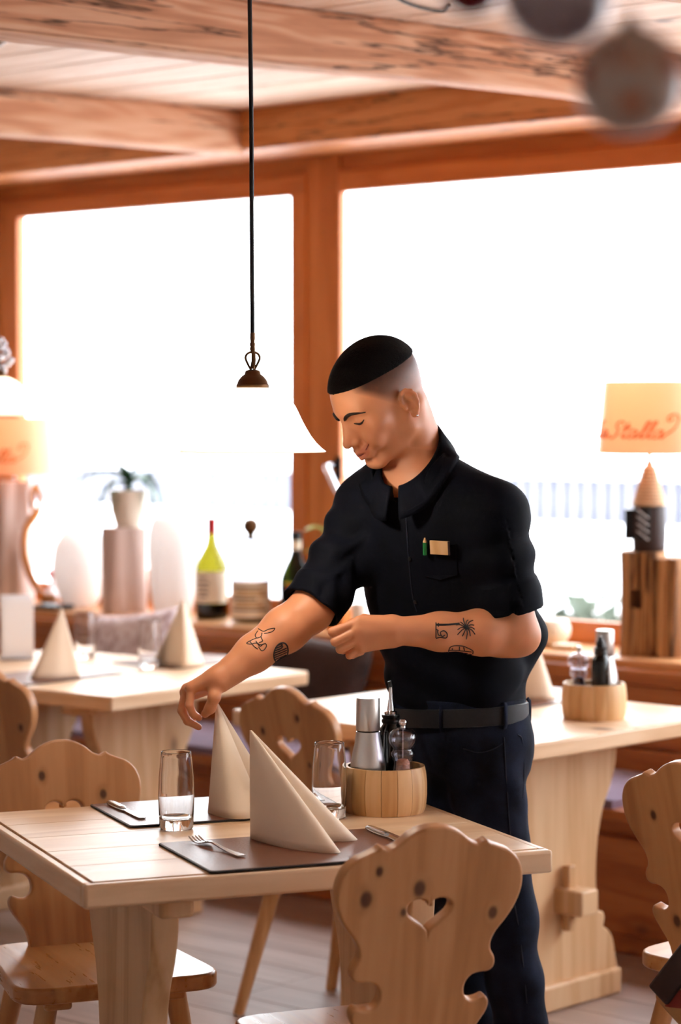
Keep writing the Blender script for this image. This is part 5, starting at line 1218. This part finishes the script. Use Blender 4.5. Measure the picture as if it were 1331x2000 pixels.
for s in (1, -1):
    bp = smooth_pts([face_hit(s * l, u, 0.0013) for l, u in ((0.0100, 0.0130), (0.020, 0.0195), (0.032, 0.0225), (0.044, 0.0205), (0.055, 0.0140))], 5)
    curve_part('eyebrow', bp, [0.0042 * min(1, 0.5 + i / 5) * (1 - 0.75 * (i / (len(bp) - 1)) ** 2) for i in range(len(bp))], 'brow')
    ey = smooth_pts([face_hit(s * l, u, 0.0003) for l, u in ((0.0190, -0.0015), (0.025, -0.0045), (0.0320, -0.0056), (0.039, -0.0040), (0.0460, 0.0008))], 5)
    curve_part('eyelashes', ey, [0.0009 + 0.0015 * math.sin(math.pi * i / (len(ey) - 1)) for i in range(len(ey))], 'lash')
    ly = smooth_pts([face_hit(s * l, u, 0.0002) for l, u in ((0.0200, 0.0045), (0.0260, 0.0092), (0.0330, 0.0102), (0.0400, 0.0080), (0.0450, 0.0030))], 4)
mt = smooth_pts([A3(g_) for g_ in (hw(-0.026, 0.0850, -0.0565), hw(-0.014, 0.0985, -0.0645), hw(0, 0.1030, -0.0672), hw(0.014, 0.0985, -0.0645), hw(0.026, 0.0850, -0.0565))], 5)
curve_part('teeth', mt, [0.0006 + 0.0010 * math.sin(math.pi * i / (len(mt) - 1)) for i in range(len(mt))], 'teeth')
ml = smooth_pts([face_hit(l, u, -0.0002) for l, u in ((-0.0360, -0.0480), (-0.026, -0.0570), (-0.013, -0.0650), (0, -0.0672), (0.013, -0.0650), (0.026, -0.0570), (0.0360, -0.0480))], 5)
curve_part('mouth_line', ml, [0.0006 + 0.0011 * math.sin(math.pi * i / (len(ml) - 1)) for i in range(len(ml))], 'mouth_dark')
eb = bmesh.new(); bmesh.ops.create_uvsphere(eb, u_segments=14, v_segments=10, radius=0.0026, matrix=Matrix.Translation(Vector(hw(0.0835, -0.009, -0.0480)))); pobj('earring', mesh_of(eb, smooth=True), 'chrome')

# ---- clothes
def vnoise(P, s, seed):
    a = P * s; return (np.sin(a[..., 0] * 1.7 + 1.3 * np.sin(a[..., 2] * 1.1 + seed) + seed) * np.sin(a[..., 1] * 1.9 + seed * 2.1 + np.sin(a[..., 0] * 0.9)) + 0.6 * np.sin(a[..., 2] * 2.3 + 1.7 * np.sin(a[..., 0] * 1.3 + a[..., 1] * 1.1 + seed * 0.7)))
CF0, CB0 = NB + BF * 0.082 + BL * 0.024 - BU * 0.084, NB - BF * 0.046 + BU * 0.028      # front and nape of the neck line
CB = (CF0 + CB0) / 2; CRT = np.linalg.norm(CF0 - CB0) / 2; CRL = 0.0600; CT = (CF0 - CB0) / (2 * CRT); CNR = np.cross(CT, BL); CNR = CNR * np.sign(CNR[2]) / np.linalg.norm(CNR); CLT = np.cross(CNR, CT); CLT = CLT * np.sign(CLT @ BL)
def build_shirt():
    F = Field(A3((-.12, 4.66, 0.90)), A3((0.50, 5.16, 1.56)), 0.0032)
    def fold(P, u, v, z):
        w = 0.0035 * np.sin(z * 70 + u * 26 + 2.2 * np.sin(v * 20)) * np.clip((1.18 - z) / 0.15, 0, 1)
        return w - 0.0030 * vnoise(P, 13.0, 0.7)
    add(F, torso_fn(SECS, 0.0, zlo=0.935, zhi=1.475, fold=fold), 0.005)
    add(F, cone(PD(990, 1180, 4.94), PD(1022, 1240, 4.95), 0.050, 0.044), 0.04)       # cloth hanging loose at the back
    add(F, cone(PD(1022, 1240, 4.95), PD(985, 1340, 4.95), 0.040, 0.030), 0.04)
    def sleeve(sh, el, t1, r0, r1, seed):
        sh, el = A3(sh), A3(el); e = sh + (el - sh) * t1; ax = (el - sh) / np.linalg.norm(el - sh); L = np.linalg.norm(e - sh)
        f0, lo, hi = cone(sh, e, r0, r1)
        def f(P):
            t = (P - sh) @ ax; rad = P - sh - t[..., None] * ax; an = np.arctan2(rad[..., 2], rad[..., 0] + rad[..., 1] * 0.3)
            d = f0(P) + 0.0042 * np.sin(t * 85 + 2.0 * np.sin(an * 2 + seed) + seed) * np.clip(t / 0.05, 0, 1) - 0.003 * vnoise(P, 17.0, seed)
            return np.maximum(d, t - L)
        F.put(f, lo, hi, 0.035)
        # rolled cuff
        c0, c1 = sh + ax * (L - 0.052), sh + ax * (L + 0.004)
        g0, lo, hi = cone(c0 - ax * 0.02, c1 + ax * 0.06, r1 + 0.003, r1 + 0.008)
        def g(P):
            t = (P - c0) @ ax; rad = P - c0 - t[..., None] * ax; an = np.arctan2(rad[..., 2], rad[..., 0])
            return np.maximum(g0(P) + 0.0025 * np.sin(an * 5 + t * 60 + seed), np.abs(t - 0.028) - 0.028 - 0.004 * np.sin(an * 2 + seed))
        F.put(g, lo, hi, 0.006)
        # hollow mouth of the cuff
        m0, lo, hi = cone(c1 - ax * 0.018, c1 + ax * 0.05, r1 - 0.006, r1 + 0.002)
        F.put(m0, lo, hi, 0.004, 'sub')
    sleeve(R_SH, R_EL, 0.97, 0.068, 0.0575, 0.3); sleeve(L_SH, L_EL, 0.79, 0.067, 0.0590, 1.9)
    add(F, cone(NB + A3((-.02, 0.05, -0.045)), R_SH + A3((0, 0, 0.008)), 0.050, 0.055), 0.04); add(F, cone(NB + A3((0.02, -0.04, -0.045)), L_SH + A3((0, 0, 0.004)), 0.048, 0.052), 0.04)
    # neck hole, slanting from the nape down to the open front
    def hole(P):
        q = P - CB; h = q @ CNR; q = q - h[..., None] * CNR; r = np.sqrt((q @ CT / CRT) ** 2 + (q @ CLT / CRL) ** 2)
        return np.maximum((r - 1) * CRL * 0.95, -h - 0.022)
    F.put(hole, CB - 0.16, CB + 0.16, 0.004, 'sub')
    def rim(P):
        q = P - CB; h = q @ CNR; q = q - h[..., None] * CNR; r = np.sqrt((q @ CT / CRT) ** 2 + (q @ CLT / CRL) ** 2)
        return np.maximum((r - 1.22) * CRL * 0.95, 0.010 - h)
    F.put(rim, CB - 0.16, CB + 0.16, 0.006, 'sub')
    me, V = F.mesh(); relax(me, 1, 0.5); return me
shirt_me = build_shirt(); shirt_bvh = bvh(shirt_me); shirt = pobj('shirt', shirt_me, 'shirt_cloth')
def collar():
    """turned-down collar standing along the neck line, open in front"""
    ax = A3(hw(0, -0.028, -0.06)) - NB; ax = ax / np.linalg.norm(ax); bm = bmesh.new(); rows = []; m = 60
    for k in range(m + 1):
        th = -R(172) + 2 * R(172) * k / m      # 0 = nape
        w = (1 - math.cos(th)) / 2             # 0 at the nape, 1 in front
        base = CB - CT * CRT * math.cos(th) + CLT * CRL * math.sin(th); d = -CT * math.cos(th) * 0.8 + CLT * math.sin(th); d = d - ax * (d @ ax); d = d / np.linalg.norm(d)
        h = 0.030 - 0.016 * w; lf = 0.042 + 0.018 * w ** 2; sp = 0.45 + 0.6 * w
        prof = [(0.002, -0.012), (0.001, 0.3 * h), (-0.001, h), (0.001, h + 0.0035), (0.006, h + 0.002), (0.007 + 0.012 * sp, h - 0.35 * lf), (0.011 + 0.020 * sp, h - 0.75 * lf), (0.013 + 0.024 * sp, h - lf), (0.009 + 0.024 * sp, h - lf), (0.005 + 0.008 * sp, h - 0.4 * lf), (0.005, -0.012)]
        row = []
        for j, (r, z) in enumerate(prof):
            p = Vector(base + d * r + ax * z)
            if 3 <= j <= 9:        # the leaf lies on the cloth below it
                lift = (0, 0, 0, 0.006, 0.007, 0.0075, 0.007, 0.006, 0.0025, 0.003)[j]; lc, nr, _, ds = shirt_bvh.find_nearest(p)
                if (p - lc).dot(nr) < lift: p = lc + nr * lift
            row.append(bm.verts.new(p))
        rows.append(row)
    for A, B in zip(rows[:-1], rows[1:]):
        for j in range(len(A)): bm.faces.new((A[j], A[(j + 1) % len(A)], B[(j + 1) % len(A)], B[j]))
    bm.faces.new(rows[0]); bm.faces.new(rows[-1][::-1]); return mesh_of(bm, smooth=True)
pobj('collar', collar(), 'shirt_cloth', shirt)
def build_trousers():
    F = Field(A3((0.0, 4.72, 0.02)), A3((0.56, 5.24, 0.99)), 0.0045)
    LS = [(0.80, .118, .096), (0.84, .136, .108), (0.88, .146, .114), (0.93, .149, .110), (0.965, .146, .105), (1.0, .144, .104)]
    add(F, torso_fn(LS, 0.002, zlo=0.815, zhi=0.962), 0.01)
    lh, rh = PEL + BL * 0.062 - BU * 0.09, PEL - BL * 0.055 - BF * 0.022 - BU * 0.09
    lk, la = PD(990, 1800, 4.92), PD(1048, 2225, 5.0); rk, ra = PD(912, 1800, 5.08), PD(922, 2200, 5.16)
    for hp, kn, an, sd in ((lh, lk, la, 0.4), (rh, rk, ra, 1.8)):
        for a, b, r0, r1, k in ((hp, kn, 0.084, 0.061, 0.05), (kn, an, 0.062, 0.052, 0.03)):
            f0, lo, hi = cone(a, b, r0, r1); ax = (b - a) / np.linalg.norm(b - a)
            def f(P, f0=f0, a=a, ax=ax): t = (P - a) @ ax; return f0(P) - 0.0032 * vnoise(P, 15.0, sd) + 0.0022 * np.sin(t * 60 + 3 * np.sin(P[..., 0] * 25 + sd))
            F.put(f, lo, hi, k)
    me, V = F.mesh(); relax(me, 1, 0.5); return me, la, ra
tr_me, l_ank, r_ank = build_trousers(); tr_bvh = bvh(tr_me); trousers = pobj('trousers', tr_me, 'jeans_cloth')
def belt():
    bm = bmesh.new(); rows = []; m = 72
    for k in range(m):
        th = 2 * math.pi * k / m; c, s = math.cos(th), math.sin(th); pw = 2.2; e = (abs(c) ** pw + abs(s) ** pw) ** (-1 / pw)
        def pt(g, z): return Vector(PEL + BL * (c * e * (0.1495 + g)) + BF * (s * e * (0.1075 + g)) + BU * (z + 0.012 * c))
        z0 = -0.020; rows.append([bm.verts.new(pt(g, z)) for g, z in ((0.0015, z0 - 0.019), (0.0045, z0 - 0.018), (0.0050, z0), (0.0045, z0 + 0.018), (0.0015, z0 + 0.019), (-0.006, z0 + 0.019), (-0.006, z0 - 0.019))])
    for i in range(m):
        A, B = rows[i], rows[(i + 1) % m]
        for j in range(7): bm.faces.new((A[j], A[(j + 1) % 7], B[(j + 1) % 7], B[j]))
    return mesh_of(bm, angle=R(40))
bt = pobj('belt', belt(), 'belt_leather')
for th in (20, -38, 75, 130, 200): # belt loops
    c, s = math.cos(R(th)), math.sin(R(th)); e = (abs(c) ** 2.2 + abs(s) ** 2.2) ** (-1 / 2.2)
    ptz = lambda g, z: Vector(PEL + BL * (c * e * (0.1495 + g)) + BF * (s * e * (0.1075 + g)) + BU * (z + 0.012 * c))
    pobj('belt_loop', tube([ptz(0.004, -0.046), ptz(0.0075, -0.040), ptz(0.0080, -0.020), ptz(0.0075, 0.0), ptz(0.003, 0.006)], 0.0055, 8, flat=0.4), 'jeans_cloth', trousers)
def seam(pts, rad=0.0012, tree=None, mat='seam', parent=None, name='seam'):
    h = [skin_hit(x, y, 0.0004, tree) for x, y in pts]; h = [p for p in h if p is not None]
    if len(h) > 1: pobj(name, tube(smooth_pts(h, 4), rad, 6), mat, parent)
seam([(985, 1440), (988, 1500), (992, 1560), (996, 1620), (1000, 1660)], 0.0014, tr_bvh, 'seam', trousers); seam([(905, 1462), (935, 1470), (962, 1464), (982, 1452)], 0.0012, tr_bvh, 'seam', trousers)
seam([(1012, 1435), (1020, 1445), (1024, 1500), (1022, 1560)], 0.0012, tr_bvh, 'seam', trousers); seam([(1000, 1740), (1012, 1800), (1022, 1880), (1030, 1960)], 0.0014, tr_bvh, 'seam', trousers)
seam([(790, 965), (793, 1000), (798, 1080), (806, 1160), (815, 1195)], 0.0012, shirt_bvh, 'seam', shirt, 'placket')
for (x, y) in ((795, 996), (801, 1092), (812, 1176)):
    h = shirt_bvh.ray_cast(CAM0, sight(x, y).normalized())
    if h[0] is not None:
        b = bmesh.new(); bmesh.ops.create_cone(b, cap_ends=True, segments=14, radius1=0.0045, radius2=0.004, depth=0.002, matrix=Matrix.Translation(h[0] + h[1] * 0.001) @ h[1].to_track_quat('Z', 'Y').to_matrix().to_4x4()); pobj('button', mesh_of(b, angle=R(40)), 'black_plastic', shirt)
def shoe(an, ang, par):
    F = Field(A3((an[0] - 0.22, an[1] - 0.24, -0.01)), A3((an[0] + 0.22, an[1] + 0.24, 0.16)), 0.005); d = A3((math.cos(ang), math.sin(ang), 0)); s = A3((-d[1], d[0], 0)); b = A3((an[0], an[1], 0))
    Mx = np.stack([d, s, BU]); add(F, ell(b + d * 0.10 + BU * 0.035, Mx, (0.125, 0.047, 0.042)), 0.02); add(F, ell(b - d * 0.015 + BU * 0.045, Mx, (0.062, 0.040, 0.048)), 0.02); add(F, cone(b + BU * 0.05 - d * 0.005, b + BU * 0.12, 0.043, 0.040), 0.03)
    sl, P = F.region(A3((-9, -9, -1)), A3((9, 9, 1)), 0); F.d[sl] = np.maximum(F.d[sl], 0.006 - P[..., 2]); me, V = F.mesh(); sh = pobj('shoe', me, 'shoe')
    ol = [(-0.075 + 0.30 * t, 0) for t in (0, 1)]; so = []
    for k in range(28): a = 2 * math.pi * k / 28; so.append((0.072 + 0.152 * math.cos(a), 0.0465 * math.sin(a) * (1 + 0.12 * math.cos(a))))
    me = plate([so], 0.014, 0.003, 2); me.transform(Matrix.Translation((b[0], b[1], 0.007)) @ Matrix.Rotation(ang, 4, 'Z') @ Matrix.Rotation(R(90), 4, 'X')); pobj('sole', me, 'sole', sh)
shoe(l_ank, math.atan2(BF[1], BF[0]) + 0.1, None); shoe(r_ank, math.atan2(BF[1], BF[0]) - 0.15, None)

# tattoos: inked lines lying on the skin of the forearms
def ink(name, strokes, rad=0.0010):
    bm = bmesh.new()
    for st in strokes:
        w = st[2] if len(st) > 2 and not isinstance(st[2], tuple) else None
        h = [skin_hit(x, y, 0.0001) for x, y in smooth_pts([p for p in st if isinstance(p, tuple)], 5)]; h = [p for p in h if p is not None]
        if len(h) > 1: me = tube(h, rad, 6); bm.from_mesh(me); bpy.data.meshes.remove(me)
    return pobj(name, mesh_of(bm, smooth=True), 'ink', pb)
palm = [[(853, 1219), (875, 1219), (898, 1217)], [(853, 1221), (870, 1221), (898, 1219)], [(852, 1216), (852, 1224), (852, 1246)], [(857, 1217), (857, 1224)]]
for k in range(13):
    a = k * 2 * math.pi / 13 + 0.1; r = 17 + 4 * (k % 2); cx, cy = 911, 1226; palm.append([(cx, cy), (cx + 0.55 * r * math.cos(a) + 2 * math.sin(a), cy + 0.55 * r * math.sin(a) - 2), (cx + r * math.cos(a), cy + r * math.sin(a) + 1.5)])
palm += [[(852, 1247), (860, 1245), (872, 1246), (874, 1238), (868, 1232), (861, 1235), (864, 1243), (870, 1240)], [(855, 1232), (857, 1240), (862, 1241)], [(853, 1229), (857, 1232)]]
ink('tattoo', palm, 0.0011)
ink('tattoo', [[(876, 1274), (880, 1264), (890, 1261), (905, 1262), (915, 1266), (924, 1271), (924, 1277)], [(876, 1270), (890, 1270), (922, 1273)], [(878, 1275), (890, 1277), (905, 1277), (922, 1278)], [(884, 1266), (884, 1270)], [(898, 1263), (898, 1270)], [(906, 1264), (908, 1271)], [(882, 1274), (888, 1273)], [(893, 1274), (900, 1275)], [(906, 1275), (914, 1276)]], 0.0012)
ink('tattoo', [[(505, 1228), (515, 1233), (525, 1229), (537, 1227), (533, 1233), (524, 1236), (516, 1237)], [(504, 1232), (499, 1240), (502, 1246), (510, 1243), (512, 1236)], [(502, 1246), (492, 1250), (482, 1256), (490, 1258), (500, 1256), (510, 1259), (519, 1257), (520, 1264), (512, 1271), (505, 1263)], [(510, 1244), (513, 1252), (506, 1255)], [(488, 1252), (496, 1262), (504, 1268)], [(500, 1252), (508, 1262), (514, 1258)]], 0.0010)
oval = []
for k in range(9):
    w = 13 * math.sqrt(max(0, 1 - ((k - 4) / 4.6) ** 2)); y = 1258 + k * 4.2; oval.append([(549 - w, y + 0.4 * w), (549, y), (549 + w * (0.9 if k > 2 else 0.35), y - 0.4 * w)])
oval.append([(549 + 14 * math.cos(a) + 0.0, 1275 + 19 * math.sin(a) - 5 * math.cos(a)) for a in [k * math.pi / 8 for k in range(17)]])
ink('tattoo', oval, 0.0016)

# pencil and note pad in the breast pocket
plain('pencil_green', (30, 120, 60), 0.4)
def chest(px, py): h = shirt_bvh.ray_cast(CAM0, sight(px, py).normalized()); return h[0], h[1]
pk = []
for (x, y) in ((826, 1068), (892, 1062), (894, 1122), (860, 1132), (828, 1124)): p, nrm = chest(x, y); pk.append(p + nrm * 0.003)
b = bmesh.new(); f = b.faces.new([b.verts.new(p) for p in pk]); r = bmesh.ops.extrude_face_region(b, geom=[f]); nn_ = chest(860, 1090)[1]
for v in [g for g in r['geom'] if isinstance(g, bmesh.types.BMVert)]: v.co -= nn_ * 0.006
pobj('breast_pocket', mesh_of(b), 'shirt_cloth', shirt)
p0, n0 = chest(834, 1072); p1, n1 = chest(834, 1042); p0 = p0 + n0 * 0.0085; p1 = p1 + n1 * 0.0085; up = (p1 - p0).normalized()
pc = thing('pencil', 'green pencil stub in the man\'s breast pocket', 'pencil', p0, 0)
obj('shaft', tube([up * -0.01, up * 0.016], 0.0042, 6), 'pencil_green', pc); obj('tip', tube([up * 0.016, up * 0.025], [0.0042, 0.0012], 6), 'box_wood', pc)
c, nrm = chest(861, 1062); rgt = Vector((1, 0, 0)) - nrm * nrm.x; rgt.normalize(); upv = nrm.cross(rgt) * -1
if upv.z < 0: upv = -upv
npd = thing('note_pad', 'tan note pad peeking out of the man\'s breast pocket', 'note pad', c + nrm * 0.0075, 0)
Mr = Matrix((rgt, nrm, upv)).transposed().to_4x4() @ Matrix.Rotation(R(-3), 4, 'Y')
me = box_mesh((0.039, 0.003, 0.028), 0.0006); me.transform(Mr @ Matrix.Translation((0, 0, -0.006))); obj('pages', me, 'box_wood', npd); me = box_mesh((0.004, 0.0036, 0.028), 0.0006); me.transform(Mr @ Matrix.Translation((0.0195, 0, -0.006))); obj('binding', me, 'paint_dark', npd)
